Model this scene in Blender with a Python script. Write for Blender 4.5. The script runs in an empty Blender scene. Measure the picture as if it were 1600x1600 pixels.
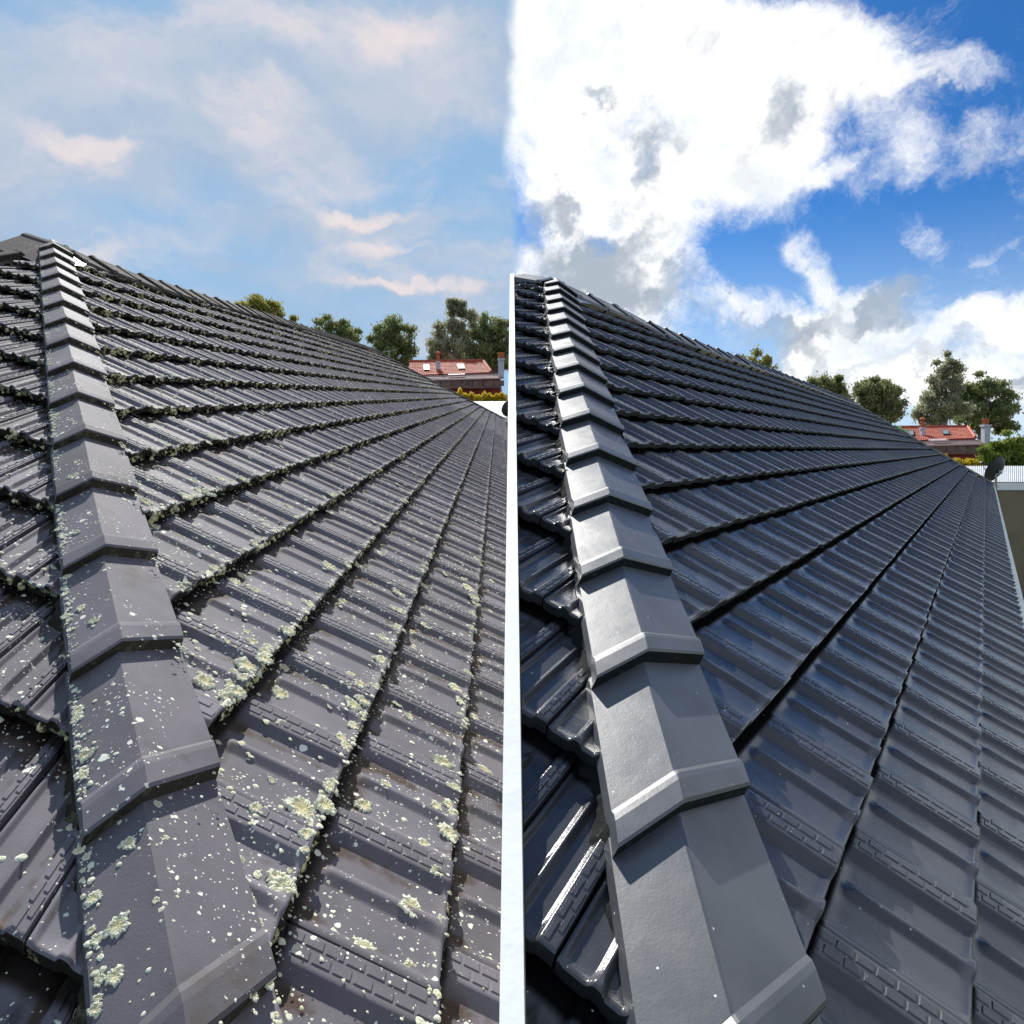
import bpy, bmesh, math, random
import numpy as np
from mathutils import Vector, Matrix, Euler
random.seed(7)
RNG = np.random.default_rng(7)
R = math.radians
SC = bpy.context.scene
COL = SC.collection

# ------------------------------------------------------------------ camera
CAM = np.array([0.0, 0.0, 4.6])
F, CX, CY = 1145.0, 800.0, 736.0          # focal length and horizon in 1/1600 of the picture width
cd = bpy.data.cameras.new('camera'); cam = bpy.data.objects.new('camera', cd); COL.objects.link(cam)
cam.location = CAM; cam.rotation_euler = (R(90), 0, 0)
cd.sensor_width = 36; cd.lens = 36 * F / 1600; cd.shift_y = -(800 - CY) / 1600
cd.clip_start = 0.03; cd.clip_end = 3000
SC.camera = cam
SC.view_settings.view_transform = 'Standard'; SC.view_settings.look = 'None'
SC.view_settings.exposure = 0.6; SC.view_settings.gamma = 1

def at(x, y, d):
    """point of the place seen at (x, y) of the photograph, d metres ahead"""
    return Vector((d * (x - CX) / F, d, CAM[2] - d * (y - CY) / F))

# ------------------------------------------------------------------ node helpers
class NT:
    def __init__(s, tree):
        s.t = tree; s.n = tree.nodes; s.l = tree.links
    def put(s, sock, v):
        if isinstance(v, bpy.types.NodeSocket): s.l.new(v, sock)
        elif v is not None:
            if isinstance(v, (tuple, list)) and len(v) == 3 and sock.type == 'RGBA': v = (*v, 1)
            sock.default_value = v
    def math(s, op, a, b=None, c=None, clamp=False):
        n = s.n.new('ShaderNodeMath'); n.operation = op; n.use_clamp = clamp
        s.put(n.inputs[0], a)
        if b is not None: s.put(n.inputs[1], b)
        if c is not None: s.put(n.inputs[2], c)
        return n.outputs[0]
    def vmath(s, op, a, b=None, scale=None):
        n = s.n.new('ShaderNodeVectorMath'); n.operation = op
        s.put(n.inputs[0], a)
        if b is not None: s.put(n.inputs[1], b)
        if scale is not None: s.put(n.inputs['Scale'], scale)
        return n.outputs['Value'] if op in ('LENGTH', 'DOT_PRODUCT', 'DISTANCE') else n.outputs[0]
    def ramp(s, v, a, b, c=0.0, d=1.0, smooth=True):
        n = s.n.new('ShaderNodeMapRange'); n.interpolation_type = 'SMOOTHSTEP' if smooth else 'LINEAR'
        s.put(n.inputs['Value'], v)
        for k, x in (('From Min', a), ('From Max', b), ('To Min', c), ('To Max', d)): s.put(n.inputs[k], x)
        return n.outputs[0]
    def mix(s, f, a, b, mode='MIX'):
        n = s.n.new('ShaderNodeMix'); n.data_type = 'RGBA'; n.blend_type = mode
        s.put(n.inputs[0], f); s.put(n.inputs[6], a); s.put(n.inputs[7], b)
        return n.outputs[2]
    def noise(s, vec, scale, detail=4, rough=.5, dist=0.0, col=False):
        n = s.n.new('ShaderNodeTexNoise'); s.put(n.inputs['Vector'], vec)
        n.inputs['Scale'].default_value = scale; n.inputs['Detail'].default_value = detail
        n.inputs['Roughness'].default_value = rough; n.inputs['Distortion'].default_value = dist
        return n.outputs[1] if col else n.outputs[0]
    def voro(s, vec, scale, out='Distance', rnd=1.0):
        n = s.n.new('ShaderNodeTexVoronoi'); s.put(n.inputs['Vector'], vec)
        n.inputs['Scale'].default_value = scale; n.inputs['Randomness'].default_value = rnd
        return n.outputs[out]

# ------------------------------------------------------------------ sky and sun
SUN_AZ, SUN_EL = R(-16), R(42)            # azimuth from the view axis (+Y), clockwise positive
W = bpy.data.worlds.new('World'); SC.world = W; W.use_nodes = True
w = NT(W.node_tree); w.n.clear()
wo = w.n.new('ShaderNodeOutputWorld'); bg = w.n.new('ShaderNodeBackground')
w.l.new(bg.outputs[0], wo.inputs[0]); bg.inputs[1].default_value = 0.075
sky = w.n.new('ShaderNodeTexSky'); sky.sky_type = 'NISHITA'; sky.sun_disc = False
sky.sun_elevation = SUN_EL; sky.sun_rotation = SUN_AZ
sky.air_density = 1.0; sky.dust_density = 0.6; sky.ozone_density = 2.0
tc = w.n.new('ShaderNodeTexCoord'); D = w.vmath('NORMALIZE', tc.outputs['Generated'])
sep = w.n.new('ShaderNodeSeparateXYZ'); w.l.new(D, sep.inputs[0])
nz1 = w.noise(D, 2.6, 8, .62, .3)
nzc = w.noise(D, 5.0, 6, .6, 0, True)
warp = w.vmath('SCALE', w.vmath('SUBTRACT', nzc, (.5, .5, .5)), scale=.16)
DW = w.vmath('ADD', D, warp)
warp2 = w.vmath('SCALE', w.vmath('SUBTRACT', w.noise(D, 14.0, 6, .65, 0, True), (.5, .5, .5)), scale=.09)
DF = w.vmath('ADD', DW, warp2)

def blob(src, x, y, rx, ry, rot, amp):
    c = Vector(((x - CX) / F, 1, -(y - CY) / F)); m = c.length; c.normalize()
    q = Vector((0, 1, 0)).rotation_difference(c)
    e = (q.to_matrix() @ Matrix.Rotation(R(rot), 3, 'Y')).to_euler()
    n = w.n.new('ShaderNodeMapping'); n.vector_type = 'TEXTURE'; w.put(n.inputs[0], src)
    n.inputs['Location'].default_value = c; n.inputs['Rotation'].default_value = e
    n.inputs['Scale'].default_value = (rx / F / m, 0.6, ry / F / m)
    return w.math('MULTIPLY', w.ramp(w.vmath('LENGTH', n.outputs[0]), 1.25, .3), amp)
def total(l):
    a = l[0]
    for b in l[1:]: a = w.math('ADD', a, b)
    return a
DG = w.vmath('ADD', DF, w.vmath('SCALE', w.vmath('SUBTRACT', w.noise(D, 9.0, 7, .65, 0, True), (.5, .5, .5)), scale=.22))
# the sunny, broken side (right)
WH = total([blob(DW, *b) for b in (
    (1000, 150, 330, 190, 0, 1.1), (1250, 90, 260, 90, 0, 1.0), (960, 350, 150, 130, 0, 1.0), (1080, 330, 120, 90, -20, .7),
    (1200, 250, 110, 110, -30, .75), (1380, 220, 60, 130, 20, .75), (1490, 230, 120, 60, -20, .45), (1440, 350, 60, 30, 20, .6),
    (1290, 280, 50, 20, -30, .6), (1265, 420, 60, 40, 20, .75), (1340, 470, 110, 60, -20, .9), (1200, 520, 140, 50, 10, .9),
    (1450, 560, 210, 90, 0, 1.1), (1560, 490, 90, 40, 0, .9), (960, 450, 190, 60, 10, .9), (1560, 640, 120, 60, 0, .6), (870, 60, 150, 160, 0, .8), (830, 440, 70, 90, 0, .9),
    (1340, 600, 160, 60, 0, .8), (1480, 120, 120, 26, 0, .45), (1560, 370, 60, 14, -25, .35))])
GR = w.math('MULTIPLY', total([blob(DG, *b) for b in (
    (950, 192, 42, 24, 0, .7), (1030, 275, 44, 60, 15, .8), (890, 315, 60, 30, 10, .8), (1230, 175, 60, 50, -30, .7), (960, 395, 90, 40, 0, .9),
    (900, 450, 110, 60, 0, 1.0), (830, 360, 50, 60, 0, .8), (1380, 455, 70, 55, -20, 1.2), (1310, 490, 60, 34, -20, .9), (1190, 515, 110, 32, 10, .95), (1270, 560, 80, 30, 10, .7),
    (1000, 470, 130, 40, 10, .9), (1430, 545, 110, 20, -10, .6), (1560, 610, 80, 24, -10, .6), (1170, 300, 40, 70, 15, .45), (1545, 230, 60, 30, -20, .5))]), .95)
nz4 = w.noise(DW, 6.0, 12, .72, .25)
cover = w.ramp(w.math('ADD', w.math('ADD', w.math('MINIMUM', WH, 1.4), w.math('MAXIMUM', w.ramp(sep.outputs[1], .35, -.1, 0, .6), w.ramp(sep.outputs[0], .58, .8, 0, .75))), w.math('MULTIPLY', w.math('SUBTRACT', nz4, .5), 3.2)), .12, 1.25)  # extra unseen cloud added behind and far right to grey blue shade and reflections
nz2 = w.noise(DW, 9.0, 9, .66)
shade = w.ramp(w.math('ADD', GR, w.math('MULTIPLY', w.math('SUBTRACT', nz2, .5), 3.0)), -.10, 1.2)
blue_r = w.mix(1.0, sky.outputs[0], (.17, .50, .90), 'MULTIPLY')
blue_r = w.mix(w.ramp(sep.outputs[2], .34, -.02), blue_r, (5.6, 7.2, 8.8))
bright = w.mix(w.ramp(nz2, .30, .62), (7.6, 8.1, 8.6), (10.6, 10.5, 10.4))
white = w.mix(shade, bright, (3.9, 4.5, 5.2))
sky_r = w.mix(cover, blue_r, white)
# the dull evening side (left): a thin lilac veil with a few warm puffs
VE = total([blob(DW, *b) for b in (
    (420, 130, 380, 130, -10, .8), (140, 240, 170, 80, 15, .55), (120, 100, 200, 90, 0, .55), (680, 110, 200, 110, 0, .7), (-200, 200, 300, 200, 0, .6),
    (560, 350, 240, 38, -6, .55), (420, 240, 160, 60, 0, .4), (620, 400, 240, 22, -4, .35), (640, 440, 260, 16, 0, .45), (330, 415, 70, 16, 0, .3))])
WM = total([blob(DW, *b) for b in (
    (125, 245, 95, 45, 15, .9), (560, 335, 90, 20, -10, .9), (590, 385, 110, 14, -4, .6), (650, 440, 130, 10, 0, .7), (420, 180, 130, 60, -20, .45),
    (690, 60, 150, 70, 0, .5), (350, 400, 60, 14, 0, .4), (500, 60, 200, 40, 0, .3))])
mp = w.n.new('ShaderNodeMapping'); w.put(mp.inputs[0], DW); mp.inputs['Scale'].default_value = (1, 1, 2.4); mp.inputs['Rotation'].default_value = (0, R(9), 0)
nz3 = w.noise(mp.outputs[0], 3.0, 8, .56, .3); nz5 = w.noise(mp.outputs[0], 6.5, 8, .58, .2)
veil = w.ramp(w.math('ADD', VE, w.math('MULTIPLY', w.math('SUBTRACT', nz3, .5), 2.0)), -.6, .8)
mid = w.ramp(w.math('ADD', w.math('MULTIPLY', VE, .55), w.math('MULTIPLY', w.math('SUBTRACT', nz5, .5), 2.8)), -.35, .85)
warm = w.ramp(w.math('ADD', WM, w.math('MULTIPLY', w.math('SUBTRACT', nz5, .5), 2.8)), .0, 1.35)
blue_l = w.mix(w.ramp(sep.outputs[2], .02, .5), (3.0, 5.3, 7.9), (2.3, 4.2, 6.7))
grey_l = w.mix(veil, blue_l, (3.5, 4.6, 6.1))
sky_l = w.mix(warm, w.mix(w.math('MULTIPLY', mid, .75), grey_l, (5.3, 5.7, 6.6)), (7.6, 6.8, 6.8))
# the two skies meet along a ragged cloud edge
sd = w.math('ADD', w.math('DIVIDE', sep.outputs[0], w.math('MAXIMUM', w.math('ABSOLUTE', sep.outputs[1]), .2)),
            w.math('MULTIPLY', w.math('SUBTRACT', w.noise(D, 7.0, 6, .6), .5), .05))
w.l.new(w.mix(w.ramp(sd, -.010, .012), sky_l, sky_r), bg.inputs[0])

sl = bpy.data.lights.new('sun', 'SUN'); so = bpy.data.objects.new('sun', sl); COL.objects.link(so)
sl.energy = 4.6; sl.angle = R(.5); sl.color = (1, .965, .90)
sdir = Vector((math.sin(SUN_AZ) * math.cos(SUN_EL), math.cos(SUN_AZ) * math.cos(SUN_EL), math.sin(SUN_EL)))
so.rotation_euler = sdir.to_track_quat('Z', 'Y').to_euler()

# ------------------------------------------------------------------ materials
def mat(name):
    m = bpy.data.materials.new(name); m.use_nodes = True; t = NT(m.node_tree)
    return m, t, t.n['Principled BSDF']
def plain(name, col, rough=.7, metal=0.0, var=.12, scale=6.0, bump=0.0, spec=.5):
    m, t, b = mat(name); g = t.n.new('ShaderNodeNewGeometry').outputs['Position']
    n = t.noise(g, scale, 5, .6)
    k = t.ramp(n, .3, .7, 1 - var, 1 + var)
    t.l.new(t.vmath('SCALE', col, scale=k), b.inputs['Base Color'])
    b.inputs['Roughness'].default_value = rough; b.inputs['Metallic'].default_value = metal
    b.inputs['Specular IOR Level'].default_value = spec
    if bump:
        bn = t.n.new('ShaderNodeBump'); bn.inputs['Strength'].default_value = bump; bn.inputs['Distance'].default_value = .01
        t.l.new(t.noise(g, scale * 6, 4, .6), bn.inputs['Height']); t.l.new(bn.outputs[0], b.inputs['Normal'])
    return m
def rand_val(t):
    oi = t.n.new('ShaderNodeObjectInfo'); at_ = t.n.new('ShaderNodeAttribute'); at_.attribute_name = 'tile_rnd'
    return t.math('FRACT', t.math('ADD', oi.outputs['Random'], at_.outputs['Fac']))

def old_tile(name, cap=False):
    m, t, b = mat(name); g = t.n.new('ShaderNodeNewGeometry').outputs['Position']
    rv = rand_val(t)
    n1 = t.noise(g, 7, 5, .6); n2 = t.noise(g, 38, 4, .6)
    base = t.mix(t.ramp(n1, .3, .7), (.126, .120, .134), (.168, .153, .172))
    base = t.vmath('SCALE', base, scale=t.ramp(rv, 0, 1, .80, 1.16, False))
    if cap:
        dm = t.ramp(t.math('ADD', t.noise(g, 5, 5, .6), t.math('MULTIPLY', n2, .25)), .68, .86)
        base = t.mix(t.math('MULTIPLY', dm, .6), base, (.08, .068, .052))
    else:
        uv = t.n.new('ShaderNodeUVMap').outputs[0]; s = t.n.new('ShaderNodeSeparateXYZ'); t.l.new(uv, s.inputs[0])
        u, v = s.outputs[0], s.outputs[1]
        head = t.ramp(v, .62, .98)
        band = t.ramp(t.math('ABSOLUTE', t.math('SUBTRACT', u, .66)), .10, .02)
        band2 = t.math('MULTIPLY', t.ramp(t.math('ABSOLUTE', t.math('SUBTRACT', u, .10)), .07, .01), .6)
        pan = t.ramp(t.math('ABSOLUTE', t.math('SUBTRACT', u, .36)), .40, .30)
        dsum = t.math('ADD', t.math('MULTIPLY', head, .62), t.math('MULTIPLY', t.math('MAXIMUM', band, band2), .34))
        dsum = t.math('ADD', dsum, t.math('MULTIPLY', t.math('SUBTRACT', rv, .5), .25))
        dm = t.math('MULTIPLY', t.ramp(t.math('ADD', dsum, t.math('MULTIPLY', t.math('SUBTRACT', t.noise(g, 11, 5, .65), .5), 1.5)), .20, .56), pan)
        base = t.mix(t.math('MULTIPLY', dm, .92), base, (.066, .044, .030))
        base = t.mix(t.math('MULTIPLY', t.ramp(v, .87, .94), .96), base, (.012, .009, .007))  # lap shadow of the course above, painted as a near-black head band
    # lichen crusts: pale specks of several sizes
    gd = t.vmath('ADD', g, t.vmath('SCALE', t.noise(g, 60, 3, .6, 0, True), scale=.013))
    def specks(scale, lo, hi, dens):
        n = t.n.new('ShaderNodeTexVoronoi'); t.put(n.inputs['Vector'], gd); n.inputs['Scale'].default_value = scale
        sp = t.n.new('ShaderNodeSeparateColor'); t.l.new(n.outputs['Color'], sp.inputs[0])
        r = t.math('MULTIPLY', t.ramp(sp.outputs[0], dens, 1.0, 0, 1, False), hi)
        return t.math('MULTIPLY', t.ramp(t.math('SUBTRACT', n.outputs['Distance'], r), lo, -lo), t.math('GREATER_THAN', sp.outputs[0], dens))
    clump = t.ramp(t.noise(g, 4.5, 4, .6), .38, .62, .35, 1.0)
    sp = t.math('MAXIMUM', specks(95, .05, .40, .74), specks(46, .04, .36, .84))
    sp = t.math('MAXIMUM', sp, specks(190, .07, .42, .80))
    keep = t.math('GREATER_THAN', t.math('ADD', clump, t.math('MULTIPLY', n2, .7)), 1.12 if cap else .92)
    sp = t.math('MULTIPLY', sp, keep)
    lc = t.mix(t.noise(g, 45, 3, .5), (.60, .62, .48), (.88, .87, .76))
    base = t.mix(sp, base, lc)
    t.l.new(base, b.inputs['Base Color'])
    b.inputs['Specular IOR Level'].default_value = .12
    t.l.new(t.ramp(sp, 0, 1, .72, .95), b.inputs['Roughness'])
    bn = t.n.new('ShaderNodeBump'); bn.inputs['Strength'].default_value = .35; bn.inputs['Distance'].default_value = .004
    t.l.new(t.math('ADD', t.math('MULTIPLY', t.noise(g, 240, 3, .6), .3), t.math('MULTIPLY', sp, 1.0)), bn.inputs['Height'])
    t.l.new(bn.outputs[0], b.inputs['Normal'])
    return m
def new_tile(name, cap=False):
    m, t, b = mat(name); g = t.n.new('ShaderNodeNewGeometry').outputs['Position']
    rv = rand_val(t); n1 = t.noise(g, 5, 5, .6)
    base = t.mix(t.ramp(n1, .3, .7), ((.062, .066, .076) if cap else (.038, .040, .047)), ((.082, .085, .094) if cap else (.050, .051, .058)))
    base = t.vmath('SCALE', base, scale=t.ramp(rv, 0, 1, .9, 1.12, False))
    n = t.n.new('ShaderNodeTexVoronoi'); t.put(n.inputs['Vector'], g); n.inputs['Scale'].default_value = 55
    sp = t.n.new('ShaderNodeSeparateColor'); t.l.new(n.outputs['Color'], sp.inputs[0])
    fleck = t.math('MULTIPLY', t.ramp(n.outputs['Distance'], .10, .06), t.math('GREATER_THAN', sp.outputs[0], .93))
    dust = t.math('MULTIPLY', t.ramp(t.noise(g, 2.3, 7, .68, .5), .42, .75), .30)
    n_ = t.n.new('ShaderNodeTexVoronoi'); t.put(n_.inputs['Vector'], g); n_.inputs['Scale'].default_value = 110
    sp_ = t.n.new('ShaderNodeSeparateColor'); t.l.new(n_.outputs['Color'], sp_.inputs[0])
    fleck = t.math('MAXIMUM', fleck, t.math('MULTIPLY', t.math('MULTIPLY', t.ramp(n_.outputs['Distance'], .12, .07), t.math('GREATER_THAN', sp_.outputs[0], .9)), t.ramp(t.noise(g, 3, 3, .5), .45, .6)))
    base = t.mix(dust, base, (.13, .128, .12))
    if not cap:
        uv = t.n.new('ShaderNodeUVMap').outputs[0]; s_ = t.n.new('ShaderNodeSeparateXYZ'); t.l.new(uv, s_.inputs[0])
        head_shade = t.ramp(s_.outputs[1], .885, .94); base = t.mix(head_shade, base, (.006, .006, .007))  # shadow under the overlapping tile painted into the colour along the head
    t.l.new(t.mix(fleck, base, (.75, .78, .8)), b.inputs['Base Color'])
    b.inputs['Specular IOR Level'].default_value = .8 if cap else .55
    rg = t.ramp(t.noise(g, 9, 5, .6), .3, .7, .37 if cap else .17, .47 if cap else .28)
    if not cap:
        rg = t.math('MAXIMUM', rg, head_shade); t.l.new(t.math('MULTIPLY', t.math('SUBTRACT', 1.0, head_shade), .55), b.inputs['Specular IOR Level'])
    t.l.new(rg, b.inputs['Roughness'])
    bn = t.n.new('ShaderNodeBump'); bn.inputs['Strength'].default_value = .22 if cap else .3; bn.inputs['Distance'].default_value = .003
    t.l.new(t.math('ADD', t.math('MULTIPLY', t.noise(g, 260, 4, .6), .28 if cap else .4), t.math('MULTIPLY', t.noise(g, 26, 3, .5), .9)), bn.inputs['Height'])
    t.l.new(bn.outputs[0], b.inputs['Normal'])
    return m
def mossy(name, dark, green, amount):
    m, t, b = mat(name); g = t.n.new('ShaderNodeNewGeometry').outputs['Position']
    n = t.noise(g, 55, 5, .65); n0 = t.noise(g, 12, 4, .6)
    k = t.ramp(t.math('ADD', n, t.math('MULTIPLY', t.math('SUBTRACT', n0, .5), .8)), .62 - amount, .72 - amount)
    t.l.new(t.mix(k, dark, green), b.inputs['Base Color']); b.inputs['Roughness'].default_value = .95
    b.inputs['Specular IOR Level'].default_value = .15
    bn = t.n.new('ShaderNodeBump'); bn.inputs['Strength'].default_value = .8; bn.inputs['Distance'].default_value = .006
    t.l.new(n, bn.inputs['Height']); t.l.new(bn.outputs[0], b.inputs['Normal'])
    return m
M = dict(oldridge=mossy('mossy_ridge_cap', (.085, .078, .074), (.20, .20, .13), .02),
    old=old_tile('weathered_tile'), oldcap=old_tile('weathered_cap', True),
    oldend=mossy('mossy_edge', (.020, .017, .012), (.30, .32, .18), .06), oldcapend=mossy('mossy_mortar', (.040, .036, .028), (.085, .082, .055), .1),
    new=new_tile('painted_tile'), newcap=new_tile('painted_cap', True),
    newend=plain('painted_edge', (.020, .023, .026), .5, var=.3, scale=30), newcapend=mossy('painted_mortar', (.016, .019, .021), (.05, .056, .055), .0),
    under=plain('sarking', (.012, .011, .010), .95, var=.2), mortar=mossy('old_mortar', (.035, .028, .02), (.09, .085, .05), .05),
    mortar2=mossy('painted_bedding', (.014, .015, .015), (.05, .052, .048), .02),
    white=plain('white_render', (.78, .79, .78), .75, var=.05, scale=3, bump=.15), cream=plain('cream_gutter', (.72, .70, .60), .45, var=.08),
    lead=plain('lead_flashing', (.17, .21, .27), .4, var=.15), brickred=plain('red_brick', (.30, .045, .035), .8, var=.25, scale=3),
    metalroof=plain('rusty_metal_roof', (.17, .10, .095), .85, var=.35, scale=1.2), tan=plain('tan_wall', (.20, .16, .095), .8, var=.1, scale=1.5),
    zinc=plain('corrugated_zinc', (.42, .44, .45), .45, var=.1, scale=1), darkm=plain('black_dish', (.022, .026, .032), .45, var=.2),
    galv=plain('galvanised_pipe', (.5, .51, .52), .4, .6, var=.1), terra=plain('terracotta', (.55, .14, .06), .8, var=.2),
    orange=plain('orange_roof_tile', (.42, .085, .04), .75, var=.35, scale=5), glass=plain('skylight_glass', (.20, .27, .28), .45, var=.1, scale=1),
    chim=plain('white_chimney', (.48, .48, .52), .8, var=.1), bark=plain('bark', (.20, .16, .13), .9, var=.3, scale=2),
    barkpale=plain('pale_bark', (.42, .36, .31), .85, var=.3, scale=2), wall=plain('house_wall', (.45, .40, .34), .85, var=.1),
    grass=plain('ground_grass', (.09, .10, .05), .95, var=.4, scale=.6), verand=plain('verandah_blind', (.17, .10, .085), .85, var=.3, scale=2),
    pinkmetal=plain('pink_flashing', (.45, .33, .32), .6, var=.1))
def leafmat(name, c1, c2, scale=.9):
    m, t, b = mat(name); g = t.n.new('ShaderNodeNewGeometry'); 
    at_ = t.n.new('ShaderNodeAttribute'); at_.attribute_name = 'tile_rnd'
    k = t.math('ADD', t.math('MULTIPLY', t.noise(g.outputs['Position'], scale, 3, .6), .7), t.math('MULTIPLY', at_.outputs['Fac'], .4))
    t.l.new(t.mix(t.ramp(k, .3, .8), c1, c2), b.inputs['Base Color']); b.inputs['Roughness'].default_value = .6
    b.inputs['Specular IOR Level'].default_value = .3
    tr = t.n.new('ShaderNodeBsdfTranslucent'); t.l.new(t.mix(.5, c1, c2), tr.inputs[0])
    ms = t.n.new('ShaderNodeMixShader'); ms.inputs[0].default_value = .45
    t.l.new(b.outputs[0], ms.inputs[1]); t.l.new(tr.outputs[0], ms.inputs[2])
    t.l.new(ms.outputs[0], t.n['Material Output'].inputs[0])
    return m
M['leaf_olive'] = leafmat('leaf_olive', (.18, .19, .05), (.45, .40, .10)); M['leaf_dark'] = leafmat('leaf_dark', (.13, .16, .06), (.33, .36, .15))
M['leaf_grey'] = leafmat('leaf_grey', (.20, .22, .12), (.50, .50, .32)); M['leaf_yellow'] = leafmat('leaf_yellow', (.28, .24, .02), (.75, .55, .04))
M['leaf_lime'] = leafmat('leaf_lime', (.12, .17, .02), (.30, .36, .07)); M['leaf_banana'] = leafmat('leaf_banana', (.06, .16, .07), (.16, .32, .15))
def lichmat():
    m, t, b = mat('lichen'); g = t.n.new('ShaderNodeNewGeometry').outputs['Position']
    a = t.n.new('ShaderNodeAttribute'); a.attribute_name = 'tile_rnd'
    rim = t.mix(t.noise(g, 60, 3, .5), (.62, .65, .48), (.90, .89, .74))
    core = t.mix(t.noise(g, 40, 3, .5), (.42, .36, .18), (.70, .66, .40))
    t.l.new(t.mix(a.outputs['Fac'], rim, core), b.inputs['Base Color']); b.inputs['Roughness'].default_value = .95
    b.inputs['Specular IOR Level'].default_value = .1
    bn = t.n.new('ShaderNodeBump'); bn.inputs['Strength'].default_value = 1; bn.inputs['Distance'].default_value = .004
    t.l.new(t.noise(g, 170, 4, .7), bn.inputs['Height']); t.l.new(bn.outputs[0], b.inputs['Normal'])
    return m
M['lichen'] = lichmat()
M['moss'] = mossy('moss', (.028, .024, .012), (.66, .61, .36), .16)

# ------------------------------------------------------------------ object helpers
def link(o, parent=None):
    COL.objects.link(o)
    if parent is not None: o.parent = parent
    return o
def mesh_obj(name, verts, faces, mats, parent=None, mi=None, smooth=None, rnd=None, uv=None):
    me = bpy.data.meshes.new(name); me.from_pydata([tuple(v) for v in verts], [], [tuple(int(i) for i in f) for f in faces])
    for m_ in (mats if isinstance(mats, (list, tuple)) else [mats]): me.materials.append(m_)
    if mi is not None: me.polygons.foreach_set('material_index', np.asarray(mi, dtype=np.int32))
    if smooth is not None:
        me.polygons.foreach_set('use_smooth', np.asarray(smooth, dtype=bool) if not isinstance(smooth, bool) else np.full(len(me.polygons), smooth))
    if rnd is not None:
        a = me.attributes.new('tile_rnd', 'FLOAT', 'POINT'); a.data.foreach_set('value', np.asarray(rnd, dtype=np.float32))
    if uv is not None:
        l = me.uv_layers.new(name='UVMap'); li = np.empty(len(me.loops), dtype=np.int32); me.loops.foreach_get('vertex_index', li)
        l.data.foreach_set('uv', np.asarray(uv, dtype=np.float32)[li].ravel())
    me.update()
    return link(bpy.data.objects.new(name, me), parent)
def thing(name, label, cat, loc=(0, 0, 0), group=None, rot=None):
    o = bpy.data.objects.new(name, None); o.location = loc; o.empty_display_size = .2
    if rot: o.rotation_euler = rot
    COL.objects.link(o); return tag(o, label, cat, group)
def tag(o, label, cat, group=None):
    o['label'] = label; o['category'] = cat
    if group: o['group'] = group
    return o
class MB:
    def __init__(s): s.v = []; s.f = []; s.m = []
    def quad(s, a, b, c, d, m=0):
        n = len(s.v); s.v += [a, b, c, d]; s.f.append((n, n + 1, n + 2, n + 3)); s.m.append(m)
    def prism(s, base, ext, m=0):
        """base: list of points (a polygon), ext: vector"""
        n = len(s.v); k = len(base); e = Vector(ext)
        s.v += [Vector(p) for p in base] + [Vector(p) + e for p in base]
        s.f.append(tuple(range(n + k - 1, n - 1, -1))); s.f.append(tuple(range(n + k, n + 2 * k))); s.m += [m, m]
        for i in range(k):
            j = (i + 1) % k; s.f.append((n + i, n + j, n + k + j, n + k + i)); s.m.append(m)
    def box(s, c, size, m=0, rz=0.0):
        hx, hy, hz = size[0] / 2, size[1] / 2, size[2] / 2; ca, sa = math.cos(rz), math.sin(rz)
        P = [Vector((c[0] + x * ca - y * sa, c[1] + x * sa + y * ca, c[2] - hz)) for x, y in ((-hx, -hy), (hx, -hy), (hx, hy), (-hx, hy))]
        s.prism(P, (0, 0, 2 * hz), m)
    def tube(s, pts, rad, seg=8, m=0):
        pts = [Vector(p) for p in pts]; rad = rad if isinstance(rad, (list, tuple)) else [rad] * len(pts)
        n = len(s.v)
        for i, p in enumerate(pts):
            d = (pts[min(i + 1, len(pts) - 1)] - pts[max(i - 1, 0)]).normalized()
            a = d.orthogonal().normalized() if abs(d.z) > .9 or True else None; b = d.cross(a)
            for k in range(seg):
                t = 2 * math.pi * k / seg; s.v.append(p + (a * math.cos(t) + b * math.sin(t)) * rad[i])
        for i in range(len(pts) - 1):
            for k in range(seg):
                k2 = (k + 1) % seg; s.f.append((n + i * seg + k, n + i * seg + k2, n + (i + 1) * seg + k2, n + (i + 1) * seg + k)); s.m.append(m)
        s.f.append(tuple(n + k for k in range(seg))[::-1]); s.f.append(tuple(n + (len(pts) - 1) * seg + k for k in range(seg))); s.m += [m, m]
    def build(s, name, mats, parent=None, smooth=False):
        return mesh_obj(name, s.v, s.f, mats, parent, s.m, smooth)

# ------------------------------------------------------------------ ground and party wall
def ground_z(x, y):
    t = min(1, max(0, (y - 12) / 40)); t = t * t * (3 - 2 * t); s = min(1, max(0, (6 - x) / 16)); s = s * s * (3 - 2 * s)
    return 4.6 * t * s + .4 * t
gv = []; gf = []; NX = 60; ys = [-400, -60] + [-10 + 3 * i for i in range(50)] + [200, 400, 1500]; xs = [-1500, -300] + [-90 + 3 * i for i in range(61)] + [300, 1500]
for y in ys:
    for x in xs: gv.append((x, y, ground_z(x, y)))
for i in range(len(ys) - 1):
    for j in range(len(xs) - 1):
        a = i * len(xs) + j; gf.append((a, a + 1, a + len(xs) + 1, a + len(xs)))
go = mesh_obj('ground', gv, gf, M['grass'], smooth=True); go['kind'] = 'structure'

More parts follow.
